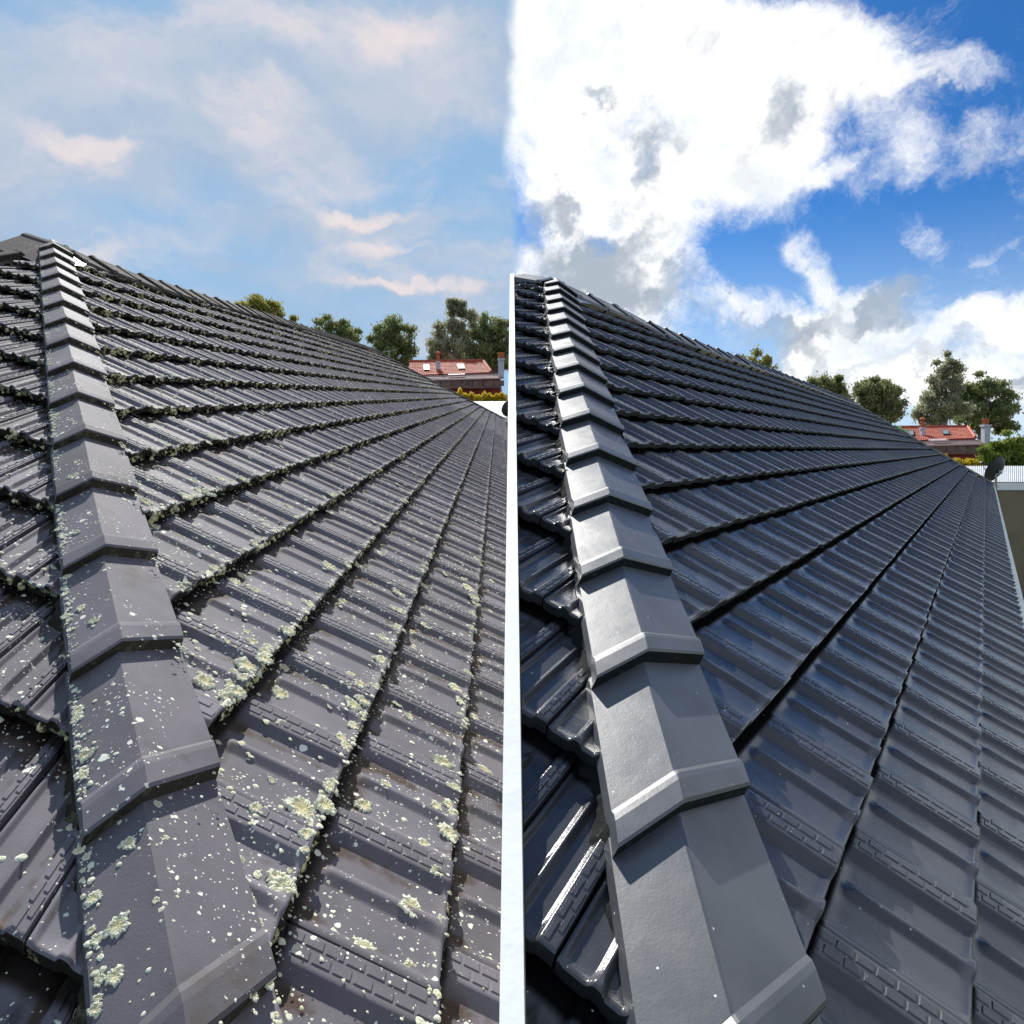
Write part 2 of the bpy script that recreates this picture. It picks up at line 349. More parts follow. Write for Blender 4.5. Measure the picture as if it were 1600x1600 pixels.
# ------------------------------------------------------------------ the two tiled roofs
PAR = [0.25166, 0.09428, 1.59352, -0.14607, 1.20135, -0.9007, 0.33979, 0.28817, -1.88307, 1.08551, 0.49677, -0.06506, 0.12726, 1.27929, 0.30779, 0, 0.153, 0.250, 0.214, 0.34079,
       0.31468, 0.142, 0.99127, 0.7091, 1.18514, -0.93708, 0.32659, 0.2671, -2.2571, 0.83234, 0.40272, 0.08916, -0.15167, 1.45658, 0.24539, 0, 0.143, 0.218, 0.180, 0.3792]
def sstep(a, b, x):
    t = np.clip((x - a) / (b - a), 0, 1); return t * t * (3 - 2 * t)
def unit(v): return v / np.linalg.norm(v)

class Roof:
    """a hipped roof in its own frame: A runs along the courses, B up the right slope, C along the left slope's courses"""
    def __init__(s, q, k, capp, polyR, polyL):
        r = np.array(q[:3]); th = np.linalg.norm(r); ax = r / th
        K = np.array([[0, -ax[2], ax[1]], [ax[2], 0, -ax[0]], [-ax[1], ax[0], 0]])
        s.M = np.eye(3) + math.sin(th) * K + (1 - math.cos(th)) * K @ K
        s.k = k; O = np.array(q[3:6]); s.off = CAM + k * O
        a, s.g, uh, _, _, _, sk, kh, aL, _, s.wl, s.t, s.xs, s.w = q[6:20]
        s.A = np.array([1, 0, 0.]); s.B = np.array([sk, math.cos(a), math.sin(a)]); s.N = np.array([0, -math.sin(a), math.cos(a)])
        s.hd1 = (kh + sk) * s.g * s.A + np.array([0, math.cos(a), math.sin(a)]) * s.g; s.h0 = uh * s.w * s.A; s.uh = uh
        s.uv = s.hd1[0] / s.w - sk * s.g / s.w                     # hip advance in u per course
        L = np.linalg.norm(s.hd1[:2]); ang = math.atan2(s.hd1[1], s.hd1[0]) + math.asin(s.hd1[2] / (L * math.tan(aL)))
        s.C = np.array([math.cos(ang), math.sin(ang), 0]); s.NL = unit(np.cross(s.hd1, s.C)); s.NL *= np.sign(s.NL[2])
        s.hd = unit(s.hd1); up = s.N + s.NL; s.up = unit(up - (up @ s.hd) * s.hd); s.side = np.cross(s.hd, s.up); s.side *= np.sign(s.side @ s.A)
        s.cap = capp; s.polyR = polyR; s.polyL = polyL
    def loc(s, P): return s.k * np.asarray(P)                       # own frame -> object-space metres
    def world(s, P): return s.off + s.k * (s.M @ np.asarray(P).T).T
    def pr(s, u, v, h=0.0): return u * s.w * s.A + v * s.g * s.B + h * s.N
    def pl(s, x, v, h=0.0): return s.h0 + s.hd1 * v + s.C * x + h * s.NL
    def pix(s, P):
        q = s.world(P) - CAM; return CX + F * q[..., 0] / q[..., 1], CY - F * q[..., 2] / q[..., 1], q[..., 1]

STEP, THK = .040, .017
def profile(sx, tt, taper):
    """height of the tile's face above its bed across (sx) and up (tt) the tile"""
    h = np.interp(sx, [0, .02, .05, .095, .698, .71, .764, .774, .960, .970, 1], [.006, .008, .006, 0, 0, .001, .0135, .0150, .0150, .014, .014])
    wd = .014 + .030 * sstep(.10, .0, tt)
    top = sstep(.90, .80, tt)
    roll = .0108 * top * np.clip(1 - (np.abs(sx - .435) - wd) / .062, 0, 1)
    rim = .006 * sstep(.84, .95, tt) * sstep(.09, .14, sx) * sstep(.72, .66, sx)
    scoop = .004 * sstep(.07, 0, tt) * sstep(.05, .10, sx) * sstep(.74, .70, sx)
    return h + roll + rim + scoop
def tile_mesh(lod):
    """verts (s, t, h), faces, material index, smooth flags; face 0.. top, end, sides, brick ribs"""
    if lod == 0:
        S = [0, .02, .05, .07, .092, .10, .22, .325, .345, .357, .37, .40, .412, .422, .448, .458, .47, .50, .513, .525, .545, .60, .685, .698, .71, .745, .764, .774, .79, .88, .955, .962, .970]
        T = [0, .008, .03, .06, .09, .12, .3, .5, .7, .80, .825, .85, .875, .90, .95, 1.0, 1.14]
    elif lod == 1:
        S = [0, .05, .092, .10, .325, .36, .412, .458, .51, .545, .685, .71, .764, .774, .80, .955, .970]; T = [0, .012, .10, .75, .83, .88, .93, 1.12]
    else:
        S = [0, .09, .34, .40, .48, .56, .70, .79, .968]; T = [0, .84, 1.1]
    S = np.array(S); T = np.array(T); ns, nt = len(S), len(T)
    ss, tt = np.meshgrid(S, T); hh = profile(ss, tt, 0) + STEP * (1 - tt) + .001
    if lod < 2: hh = hh - .004 * (tt < .001)
    V = np.stack([ss, tt, hh], -1).reshape(-1, 3); Fc = []; mi = []; sm = []
    for j in range(nt - 1):
        for i in range(ns - 1):
            a = j * ns + i; Fc.append((a, a + 1, a + ns + 1, a + ns)); mi.append(0); sm.append(True)
    # front end face (own vertices, so the edge stays crisp)
    n = len(V); top = V[:ns].copy(); bot = top.copy(); bot[:, 2] = np.minimum(top[:, 2] - THK, STEP - THK + .6 * (top[:, 2] - STEP)); bot[:, 2] -= .003
    V = np.vstack([V, top, bot])
    for i in range(ns - 1): Fc.append((n + i, n + ns + i, n + ns + i + 1, n + i + 1)); mi.append(1); sm.append(False)
    if lod < 2:
        for col in (0, ns - 1):
            n = len(V); e = V[[j * ns + col for j in range(nt)]].copy(); b = e.copy(); b[:, 2] -= .016 if col else .010
            V = np.vstack([V, e, b])
            for j in range(nt - 1):
                f = (n + j, n + nt + j, n + nt + j + 1, n + j + 1); Fc.append(f if col else f[::-1]); mi.append(0 if col else 0); sm.append(False)
    if lod == 0:
        for row, (a, b) in enumerate(((.800, .866), (.884, .950))):
            t = .02 + (.062 if row else 0)
            while t < .96:
                t1 = min(t + .112, .985); z0 = .0150 + .001; hz = .0019
                lo = [(a, t), (b, t), (b, t1), (a, t1)]; hi = [(a + .008, t + .007), (b - .008, t + .007), (b - .008, t1 - .007), (a + .008, t1 - .007)]
                n = len(V); V = np.vstack([V, [(x, y, z0 + STEP * (1 - y) - .0005) for x, y in lo], [(x, y, z0 + hz + STEP * (1 - y)) for x, y in hi]])
                Fc.append((n + 4, n + 5, n + 6, n + 7)); mi.append(0); sm.append(False)
                for e in range(4): Fc.append((n + e, n + (e + 1) % 4, n + 4 + (e + 1) % 4, n + 4 + e)); mi.append(0); sm.append(False)
                t += .124
    return V, Fc, np.array(mi), np.array(sm)
TM = [tile_mesh(l) for l in range(3)]

def inside(poly, x, y):
    c = False; j = len(poly) - 1
    for i in range(len(poly)):
        xi, yi = poly[i]; xj, yj = poly[j]
        if (yi > y) != (yj > y) and x < (xj - xi) * (y - yi) / (yj - yi) + xi: c = not c
        j = i
    return c

def build_roof(rf, house, mt, me_, old, xsign):
    k = rf.k
    a_cap = rf.cap['a']; rimside = {'R': a_cap + rf.cap['r'][0] - .006, 'L': a_cap + rf.cap['l'][0] + .004}; jit = np.random.default_rng(3)
    clipW_n = rf.M.T @ np.array([xsign, 0, 0.]); gapx = .016
    def wx(P): return rf.world(P)[..., 0] * xsign
    jobs = []
    for face in ('R', 'L'):
        if face == 'R':
            eu, ev, nn = rf.w * rf.A, rf.g * rf.B, rf.N
        else:
            eu, ev, nn = -rf.wl * rf.C, rf.hd1 - rf.t * rf.C, rf.NL
        for n in range(-4, 17):
            if face == 'R':
                u0 = (0 if n % 2 == 0 else .5) - 12; nu = 150; org = [(rf.pr(u0 + i, n), (u0 + i + .5, n + .5)) for i in range(nu)]
            else:
                org = [(rf.pl(rf.xs + rf.t + i * rf.wl, n), (rf.xs + rf.t + (i - .5) * rf.wl - .5 * rf.t, n + .5)) for i in range(-5, 42)]
            for P0, (cu, cv) in org:
                ctr = P0 + .5 * eu + .5 * ev
                sgn = 1 if face == 'R' else -1
                corners = np.array([P0 + a * eu + b * ev for a in (0, 1) for b in (0, 1.14)])
                sd = sgn * ((corners - rf.h0) @ rf.side - rimside[face])
                if sd.max() < .01: continue
                poly = rf.polyR if face == 'R' else rf.polyL
                if not inside(poly, cu, cv): continue
                xw = wx(corners)
                if xw.max() < gapx: continue
                px, py, dep = rf.pix(ctr)
                seen = dep > .2 and -150 < px < 1750 and py < 1800
                if dep < .2 and not (dep > -1.0): continue
                size = rf.k * .3 * F / max(dep, .3)
                jobs.append(dict(face=face, P0=P0, eu=eu, ev=ev, nn=nn, hip=sd.min() < .01, wall=xw.min() < gapx, size=size if seen else 0, dep=dep, sgn=sgn))
    jobs.sort(key=lambda j: -j['size'])
    vis = [j for j in jobs if j['size'] > 0]
    solo = vis[:300]
    slopes = {}
    for face in ('R', 'L'):
        if face == 'R': pts = [rf.pr(u, v, -.012) for u, v in rf.polyR]
        else: pts = [rf.pl(x, v, -.012) for x, v in rf.polyL]
        bm = bmesh.new(); bm.faces.new([bm.verts.new(rf.loc(p)) for p in pts])
        sg = 1 if face == 'R' else -1
        bmesh.ops.bisect_plane(bm, geom=bm.verts[:] + bm.edges[:] + bm.faces[:], plane_co=rf.loc(rf.h0 + rf.side * a_cap), plane_no=rf.side * sg, clear_inner=True)
        wp = rf.M.T @ (np.array([xsign * gapx, 0, 0]) - (rf.off - CAM) )
        bmesh.ops.bisect_plane(bm, geom=bm.verts[:] + bm.edges[:] + bm.faces[:], plane_co=wp, plane_no=clipW_n, clear_inner=True)
        me = bpy.data.meshes.new('roof_slope'); bm.to_mesh(me); bm.free(); me.materials.append(M['under'])
        slopes[face] = link(bpy.data.objects.new('roof_slope', me), house)
    wp = rf.M.T @ (np.array([xsign * gapx, 0, 0]) - (rf.off - CAM))
    shared = {}
    def local(j, V):
        return V[:, :1] * j['eu'] * k + V[:, 1:2] * j['ev'] * k + V[:, 2:] * 1.12 * j['nn'] * k
    far = {0: [], 1: []}; far = dict(v=[], f=[], m=[], s=[], r=[], uv=[], n=0)
    for idx, j in enumerate(jobs):
        alone = idx < len(solo)
        lod = 0 if j['size'] > 17 else (1 if j['size'] > 0 else 2)
        if j['size'] == 0: lod = 2 if not j['wall'] else 1
        V, Fc, mi, sm = TM[lod]
        P0 = rf.loc(j['P0'] + j['nn'] * jit.uniform(-.002, .002))
        rot = Matrix.Rotation(jit.normal(0, .006), 3, Vector(j['nn'])) @ Matrix.Rotation(jit.normal(0, .006), 3, Vector(unit(j['eu'])))
        rv = float(jit.uniform())
        if j['hip'] or j['wall']:
            Vw = local(j, V) @ np.array(rot).T + P0; bm = bmesh.new(); uvl = bm.loops.layers.uv.new('UVMap')
            bv = [bm.verts.new(p) for p in Vw]
            for f, m_, s_ in zip(Fc, mi, sm):
                fc = bm.faces.new([bv[i] for i in f]); fc.material_index = int(m_); fc.smooth = bool(s_)
                for lp, i in zip(fc.loops, f): lp[uvl].uv = (V[i, 0], V[i, 1])
            if j['hip']:
                bmesh.ops.bisect_plane(bm, geom=bm.verts[:] + bm.edges[:] + bm.faces[:], plane_co=rf.loc(rf.h0 + rf.side * rimside[j['face']]), plane_no=rf.side * j['sgn'], clear_inner=True)
            if j['wall']:
                bmesh.ops.bisect_plane(bm, geom=bm.verts[:] + bm.edges[:] + bm.faces[:], plane_co=wp, plane_no=clipW_n, clear_inner=True)
            if not bm.faces: bm.free(); continue
            if alone:
                for v_ in bm.verts: v_.co -= Vector(P0)
                me = bpy.data.meshes.new('roof_tile'); bm.to_mesh(me); bm.free(); me.materials.append(mt); me.materials.append(me_)
                o = link(bpy.data.objects.new('roof_tile', me), slopes[j['face']]); o.location = P0
            else:
                bm.verts.index_update(); uvs = np.zeros((len(bm.verts), 2))
                for fc in bm.faces:
                    for lp in fc.loops: uvs[lp.vert.index] = lp[uvl].uv
                far['v'].append(np.array([v_.co[:] for v_ in bm.verts])); far['uv'].append(uvs)
                far['f'] += [tuple(v_.index + far['n'] for v_ in fc.verts) for fc in bm.faces]
                far['m'] += [fc.material_index for fc in bm.faces]; far['s'] += [fc.smooth for fc in bm.faces]
                far['r'].append(np.full(len(bm.verts), rv)); far['n'] += len(bm.verts); bm.free()
            continue
        if alone:
            key = (j['face'], lod)
            if key not in shared:
                o = mesh_obj('roof_tile', local(j, V), Fc, [mt, me_], slopes[j['face']], mi, sm, None, V[:, :2]); shared[key] = o.data
            else:
                o = link(bpy.data.objects.new('roof_tile', shared[key]), slopes[j['face']])
            o.location = P0; o.rotation_euler = rot.to_euler()
        else:
            Vw = local(j, V) @ np.array(rot).T + P0
            far['v'].append(Vw); far['f'] += [tuple(i + far['n'] for i in f) for f in Fc]; far['m'] += list(mi); far['s'] += list(sm)
            far['r'].append(np.full(len(V), rv)); far['uv'].append(V[:, :2]); far['n'] += len(V)
    o = mesh_obj('distant_roof_tiles', np.vstack(far['v']), far['f'], [mt, me_], house, far['m'], far['s'], np.concatenate(far['r']), np.vstack(far['uv']))
    o['kind'] = 'stuff'
    return slopes, jobs

def cap_mesh(pts_fn, thick, mats, parent, name, lip=.010):
    """pts_fn(line, alpha) -> point, line 0 left rim .. 4 right rim ; a folded cap with a raised lip and a thick front edge"""
    al = [0, .015, .12, .155, .19, .6, 1.10]; lift = [0, lip * .55, lip, lip * .9, 0, 0, 0]
    upv = pts_fn.up; V = []; Fc = []; mi = []; sm = []
    nl = pts_fn.n
    for a, l in zip(al, lift):
        for i in range(nl): V.append(pts_fn(i, a) + upv * l)
    for j in range(len(al) - 1):
        for i in range(nl - 1): q = j * nl + i; Fc.append((q, q + 1, q + nl + 1, q + nl)); mi.append(0); sm.append(False)
    n = len(V)
    for i in range(nl): V.append(V[i] * 1.0)
    for i in range(nl): V.append(V[i] - upv * thick)
    for i in range(nl - 1): Fc.append((n + i, n + nl + i, n + nl + i + 1, n + i + 1)); mi.append(1); sm.append(False)
    for i in (0, nl - 1):
        n = len(V)
        for j in range(len(al)): V.append(V[j * nl + i] * 1.0)
        for j in range(len(al)): V.append(V[j * nl + i] - upv * (thick * (.75 if j else 1)))
        for j in range(len(al) - 1):
            f = (n + j, n + len(al) + j, n + len(al) + j + 1, n + j + 1); Fc.append(f if i else f[::-1]); mi.append(0); sm.append(False)
    return mesh_obj(name, V, Fc, mats, parent, mi, sm)

def hip_caps(rf, house, mats, bev=1.0):
    c = rf.cap; side, up, hd = rf.side, rf.up, rf.hd
    lines = [(c['l'][0], c['dl'], c['l'][1]), (c['l'][0] * .025 * bev, c['dl'] * .018 * bev, c['l'][1] * .025 * bev), (c['r'][0] * .015 * bev, c['drop'] * .012 * bev, c['r'][1] * .015 * bev), (c['r'][0], c['drop'], c['r'][1])]
    for k in range(-3, c['n'] + 1):
        jx, jz = random.gauss(0, .002), random.gauss(0, .0015)
        def fn(i, a, k=k):
            sd, dr, da = lines[i]
            return rf.loc(rf.h0 + hd * (c['s0'] + (k + a) * c['e'] + da) + side * (c['a'] + sd + jx * (1 - a)) + up * (c['b'] - dr - .026 * a + jz))
        fn.up = rf.up * rf.k; fn.n = 4
        cap_mesh(fn, .034, mats, house, 'hip_cap', .008)

def ridge_caps(rf, house, mats, path, nrm, down, count_len=.44):
    """path: points along the ridge, down(p) direction down the visible slope"""
    pts = [np.array(p) for p in path]; seg = []
    for a, b in zip(pts[:-1], pts[1:]):
        n = max(1, round(np.linalg.norm(b - a) / count_len))
        for i in range(n): seg.append((a + (b - a) * i / n, a + (b - a) * (i + 1) / n))
    upz = np.array([0, 0, 1.0]); upz = unit(rf.M.T @ upz)
    for a, b in seg:
        d = unit(b - a); L = np.linalg.norm(b - a); dn = unit(down - (down @ d) * d); back = unit(np.cross(d, upz)); back *= -np.sign(back @ dn)
        j = random.gauss(0, .004)
        offs = [dn * .19 + nrm * .055, dn * .02 + upz * .066, upz * .072, back * .02 + upz * .066, back * .17 + upz * .0]
        if np.dot(np.cross(d, dn), upz) < 0: offs = offs[::-1]
        def fn(i, al): return rf.loc(a + d * (al * L - .03) + offs[i] + upz * (.014 * (1 - al) + j))
        fn.up = upz * rf.k; fn.n = 5
        cap_mesh(fn, .034, mats, house, 'ridge_cap', .012)

def mortar(rf, house, m):
    """rough bedding under both rims of the hip caps"""
    c = rf.cap; V = []; Fc = []
    for sg, sd, nn in ((-1, c['l'][0], rf.NL), (1, c['r'][0], rf.N)):
        n0 = len(V); L = int((c['n'] + 4) * c['e'] / .012); rows = 4
        out = rf.side * sg
        for i in range(L):
            s = c['s0'] - 3 * c['e'] + i * .012
            for r in range(rows):
                f = r / (rows - 1)
                p = rf.h0 + rf.hd * s + rf.side * (c['a'] + sd) - out * (.012 - .030 * f * (1 + .6 * math.sin(s * 31 + r)) + random.gauss(0, .003)) + rf.up * (c['b'] - (c['dl'] if sg < 0 else c['drop']) - .03 - f * .085 + random.gauss(0, .003))
                V.append(rf.loc(p))
        for i in range(L - 1):
            for r in range(rows - 1): a = n0 + i * rows + r; Fc.append((a, a + 1, a + rows + 1, a + rows))
    o = mesh_obj('mortar_bedding', V, Fc, m, house, smooth=True); o['kind'] = 'stuff'

def house_shell(rf, house, wallmat, xs):
    """outer walls from under the slopes to the ground, and the slopes behind the ridges"""
    inv = rf.M.T
    def wl(p):  # world metres -> object space
        return inv @ (np.array(p) - rf.off)
    mb = MB()
    # far hip and eave wall following the right slope's outline, inset
    out = [rf.world(rf.pr(u, v, -.03)) for u, v in rf.polyR]
    ctr = np.mean(out, axis=0)
    for a, b in zip(out, out[1:] + out[:1]):
        a = a + (ctr - a) * .02; b = b + (ctr - b) * .02
        a2 = a.copy(); b2 = b.copy(); a2[0] = xs * max(xs * a2[0], .03); b2[0] = xs * max(xs * b2[0], .03)
        if min(a2[1], b2[1]) < .9: continue
        mb.quad(*[Vector(wl(p)) for p in (a2 - [0, 0, .1], b2 - [0, 0, .1], (b2[0], b2[1], ground_z(b2[0], b2[1]) - .2), (a2[0], a2[1], ground_z(a2[0], a2[1]) - .2))])
    mb.build('wall', wallmat, house)

CAPL = dict(dl=.055, a=-.056, s0=.892, e=.4214, b=.105, drop=.055, l=(-.084, -.03), r=(.146, .095), n=14)
CAPR = dict(dl=.045, a=-.016, s0=.831, e=.3944, b=.105, drop=.072, l=(-.108, -.081), r=(.200, .165), n=14)
polyR_L = [(-6, -2.2), (118, -2.2), (111, 0), (90.5, 6.6), (72.5, 12.4), (66, 15.8), (36, 14.55), (23, 13.7), (18, 13.35), (14.4, 13.4), (13.6, 14.0), (10, 14.4)]
polyL_L = [(-.9, -4.2), (6, -4.2), (6, 11.2), (2.6, 11.35), (.42, 12.1), (.1, 13.3), (-.3, 14.2)]
polyR_R = [(-6, -1.04), (69.5, -1.04), (58.2, 6.1), (55.2, 8.6), (50, 12.9), (31, 13.55), (21.8, 13.35), (17.2, 13.6), (15.6, 14.1), (14.5, 14.4), (10, 14.4)]
polyL_R = [(-.9, -4.2), (6, -4.2), (6, 14.6), (-.3, 14.6)]
RL = Roof(PAR[:20], .90, CAPL, polyR_L, polyL_L)
RR = Roof(PAR[20:], .85, CAPR, polyR_R, polyL_R)

def house_root(rf, label, cat):
    o = thing('tiled_house', label, cat, rf.off); o.rotation_euler = Matrix(rf.M.tolist()).to_euler(); return o
HL = house_root(RL, 'house with the old grey tile roof spotted with lichen, on the left', 'house')
HR = house_root(RR, 'house with the freshly painted glossy dark grey tile roof, on the right', 'house')
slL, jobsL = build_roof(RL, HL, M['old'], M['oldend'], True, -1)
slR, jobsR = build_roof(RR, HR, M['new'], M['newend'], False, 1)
hip_caps(RL, HL, [M['oldcap'], M['oldcapend']], .15); hip_caps(RR, HR, [M['newcap'], M['newcapend']])
mortar(RL, HL, M['mortar']); mortar(RR, HR, M['mortar2'])
RR.ridge_len = .30
def apex(rf): return rf.h0 + rf.hd * (rf.cap['s0'] + (rf.cap['n'] + .55) * rf.cap['e'])
for rf, h, mats, pu in ((RL, HL, [M['oldcap'], M['oldcapend']], [(14.3, 13.7), (18, 13.65), (23, 14.0), (36, 14.9), (66, 16.1), (73, 12.6), (91, 6.6), (112, 0), (118, -2)]),
                        (RR, HR, [M['newcap'], M['newcapend']], [(15.7, 14.5), (17.2, 13.9), (21.8, 13.65), (31, 13.85), (50, 13.2), (55.5, 8.6), (58.5, 6.1), (69.5, -1)])):
    ap = apex(rf)
    ridge_caps(rf, h, [M['oldridge'], M['oldcapend']] if rf is RL else mats, [ap + rf.side * .06] + [rf.pr(u, v, .02) for u, v in pu], rf.N, -rf.B)
    if rf is RL: mats = [M['oldridge'], M['oldcapend']]
    ridge_caps(rf, h, mats, [ap - rf.side * .05, rf.pl(.42, 12.45, .0), rf.pl(2.6, 11.7, .0)] if rf is RL else [ap - rf.side * .05, ap - rf.side * .05 + rf.C * rf.ridge_len], rf.NL, -(rf.hd1 - rf.t * rf.C))
    house_shell(rf, h, M['wall'], -1 if rf is RL else 1)
    # lead patch in the angle below the ridge end
    FL = ((.35, 12.75), (.75, 12.95), (.95, 13.3), (.45, 13.8)) if rf is RL else ((.7, 13.5), (1.5, 13.9), (1.3, 14.4), (.8, 14.7))
    q = [rf.pr(rf.uh + rf.uv * b + a, b, .060) for a, b in FL]
    mesh_obj('lead_flashing', [rf.loc(p) for p in q] + [rf.loc(p - rf.N * .004) for p in q], [(0, 1, 2, 3), (7, 6, 5, 4), (0, 4, 5, 1), (1, 5, 6, 2)], M['lead'], h)
#@@TAIL
# party wall with a white coping between the two roofs (its line runs straight away from the eye)
def wall_top(y):
    if y < 4.9: return 4.6 - .66 + (y - .55) * .455
    return max(4.6 - .66 + 4.35 * .455 - (y - 4.9) * .6, 4.4 if y < 42 else 0)
prof = [.45, .8, 1.6, 2.6, 3.8, 4.9, 5.6, 6.4, 7.2]
t = thing('party_wall', 'thin white rendered party wall between the lichen spotted roof and the painted roof', 'wall', (0, 3, 0))
wb = MB()
for a, b in zip(prof[:-1], prof[1:]):
    wb.prism([Vector((-.009, a - 3, -.1)), Vector((-.009, b - 3, -.1)), Vector((-.009, b - 3, wall_top(b) - .04)), Vector((-.009, a - 3, wall_top(a) - .04))][::-1], (.018, 0, 0))
wb.build('wall_body', M['white'], t)
cb = MB()
for a, b in zip(prof[:-1], prof[1:]):
    cb.prism([Vector((-.013, a - 3, wall_top(a) - .04)), Vector((-.013, b - 3, wall_top(b) - .04)), Vector((-.013, b - 3, wall_top(b))), Vector((-.013, a - 3, wall_top(a)))][::-1], (.026, 0, 0))
cb.build('coping', M['white'], t)

# ------------------------------------------------------------------ lichen and moss on the old roof
def tile_surf(rf, u, v):
    """height of the right slope's tile surface at (u, v)"""
    n = math.floor(v); tt = v - n; ph = 0 if n % 2 == 0 else .5; ss = (u - ph) % 1.0
    return 1.12 * (float(profile(np.array([ss]), np.array([tt]), 0)[0]) + STEP * (1 - tt) + .001)
def rosette(seed, seg=44):
    r = random.Random(seed); V = [(0, 0, .10)]; c = [1.0]; ph = [r.uniform(0, 6.28) for _ in range(4)]; el = r.uniform(.7, 1.0)
    for ring, (rr, h, col) in enumerate(((.30, .16, .95), (.55, .20, .6), (.76, .22, .2), (.92, .16, .0), (1.0, .0, 0.0))):
        for i in range(seg):
            a = 2 * math.pi * i / seg
            wob = 1 + .10 * math.sin(3 * a + ph[0]) + .09 * math.sin(5 * a + ph[1]) + (.10 if ring > 1 else .04) * math.sin(11 * a + ph[2]) + (.07 if ring > 1 else .02) * math.sin(19 * a + ph[3]) + r.uniform(-.08, .08) * (ring + 1) / 5
            V.append((rr * wob * math.cos(a), rr * wob * math.sin(a) * el, h + r.uniform(-.05, .06) * (ring > 0 and ring < 4))); c.append(max(0, col + r.uniform(-.15, .15)))
    Fc = [(0, 1 + i, 1 + (i + 1) % seg) for i in range(seg)]
    for q in range(4):
        for i in range(seg): a, b = 1 + q * seg + i, 1 + q * seg + (i + 1) % seg; Fc.append((a, a + seg, b + seg, b))
    return V, Fc, c
ROS = []
for i in range(6):
    V, Fc, c = rosette(i)
    me = bpy.data.meshes.new('lichen_rosette'); me.from_pydata(V, [], Fc); me.materials.append(M['lichen']); at_ = me.attributes.new('tile_rnd', 'FLOAT', 'POINT'); at_.data.foreach_set('value', c)
    me.polygons.foreach_set('use_smooth', [False] * len(me.polygons)); ROS.append(me)
def frame_rot(n, spin):
    z = Vector(n).normalized(); x = z.orthogonal().normalized(); m = Matrix((x, z.cross(x), z)).transposed()
    return (m @ Matrix.Rotation(spin, 3, 'Z')).to_euler()
def put_rosette(parent, P, n, r, tall=1.0):
    o = link(bpy.data.objects.new('lichen_rosette', random.choice(ROS)), parent)
    o.location = P; o.rotation_euler = frame_rot(n, random.uniform(0, 6.28)); o.scale = (r, r, r * random.uniform(.7, 1.3) * tall)
BIG = [(1.22, 2.27, 0.023), (1.68, 2.1, 0.028), (2.09, 2.07, 0.017), (2.1, 1.14, 0.024), (4.61, 2.2, 0.029), (3.13, 1.06, 0.025), (2.38, 1.17, 0.016), (5.21, 1.21, 0.028), (4.47, 1.13, 0.024), (0.65, 1.16, 0.029), (0.78, 1.43, 0.009), (2.13, 0.17, 0.027), (3.6, 0.15, 0.023), (7.29, 0.17, 0.035), (6.76, 0.08, 0.025), (0.81, 0.11, 0.016), (0.1, 0.18, 0.012), (1.54, 0.17, 0.014), (3.23, 4.21, 0.019), (3.06, 3.92, 0.014), (1.59, 2.75, 0.015), (1.33, 1.59, 0.011), (1.54, 1.12, 0.014), (3.66, 1.17, 0.017), (4.79, 0.7, 0.02), (0.46, 0.04, 0.009), (1.06, 0.23, 0.012), (6.14, 0.05, 0.021), (9.32, 0.1, 0.024), (3.53, 1.06, 0.017), (4.5, 0.81, 0.017)]
CAPS = [(1.044, -0.068, 0.013), (0.616, -0.059, 0.011), (0.688, -0.05, 0.015), (0.821, -0.025, 0.011), (0.757, -0.072, 0.01), (1.441, -0.039, 0.008), (2.24, -0.043, 0.016), (2.356, -0.029, 0.011), (1.561, 0.128, 0.013), (1.468, 0.125, 0.012), (1.116, 0.13, 0.01), (1.049, 0.128, 0.009), (0.787, 0.144, 0.01), (0.704, 0.139, 0.011), (0.657, 0.141, 0.01), (0.621, 0.141, 0.011), (0.537, 0.1, 0.008), (0.982, 0.022, 0.008), (0.815, 0.026, 0.005), (0.685, 0.099, 0.005), (1.18, -0.073, 0.011), (1.519, -0.055, 0.01), (1.882, -0.049, 0.009), (0.891, 0.024, 0.007), (0.693, -0.006, 0.005), (0.981, 0.094, 0.006)]
rf = RL; k = rf.k
for u, v, r in BIG:
    put_rosette(HL, rf.loc(rf.pr(u, v, tile_surf(rf, u, v) - .001)), rf.N, r * k * 1.25)
def cap_surf(rf, s, d):
    c = rf.cap; q = (s - c['s0']) / c['e']; kk = math.floor(q); f = q - kk
    fr, dr = (d / c['r'][0], c['drop']) if d > 0 else (d / c['l'][0], c['dl'])
    return rf.h0 + rf.hd * s + rf.side * (c['a'] + d) + rf.up * (c['b'] - dr * fr - .026 * f), unit(rf.up + rf.side * (.38 if d > 0 else -.6))
for s, d, r in CAPS:
    P, n = cap_surf(rf, s, d); put_rosette(HL, rf.loc(P), n, r * k * 1.15)
for i in range(110):                                               # along the rims of the nearer caps
    s = .4 + random.random() ** 1.4 * 3.2; sg = random.choice((-1, 1)); d = (rf.cap['r'][0] if sg > 0 else rf.cap['l'][0]) * random.uniform(.86, 1.0)
    P, n = cap_surf(rf, s, d); put_rosette(HL, rf.loc(P), n, random.uniform(.004, .011) * k)
for i in range(270):                                              # tile bottoms near the eye
    v = random.choice((0, 1, 1, 2, 2, 3, 4, 5)) + (abs(random.gauss(0, .05)) + .01 if random.random() < .7 else random.random()); u0 = rf.uh + rf.uv * v + .75; u = u0 + random.random() ** 1.5 * 10
    put_rosette(HL, rf.loc(rf.pr(u, v, tile_surf(rf, u, v) - .001)), rf.N, (.006 + .022 * random.random() ** 2.5) * k)

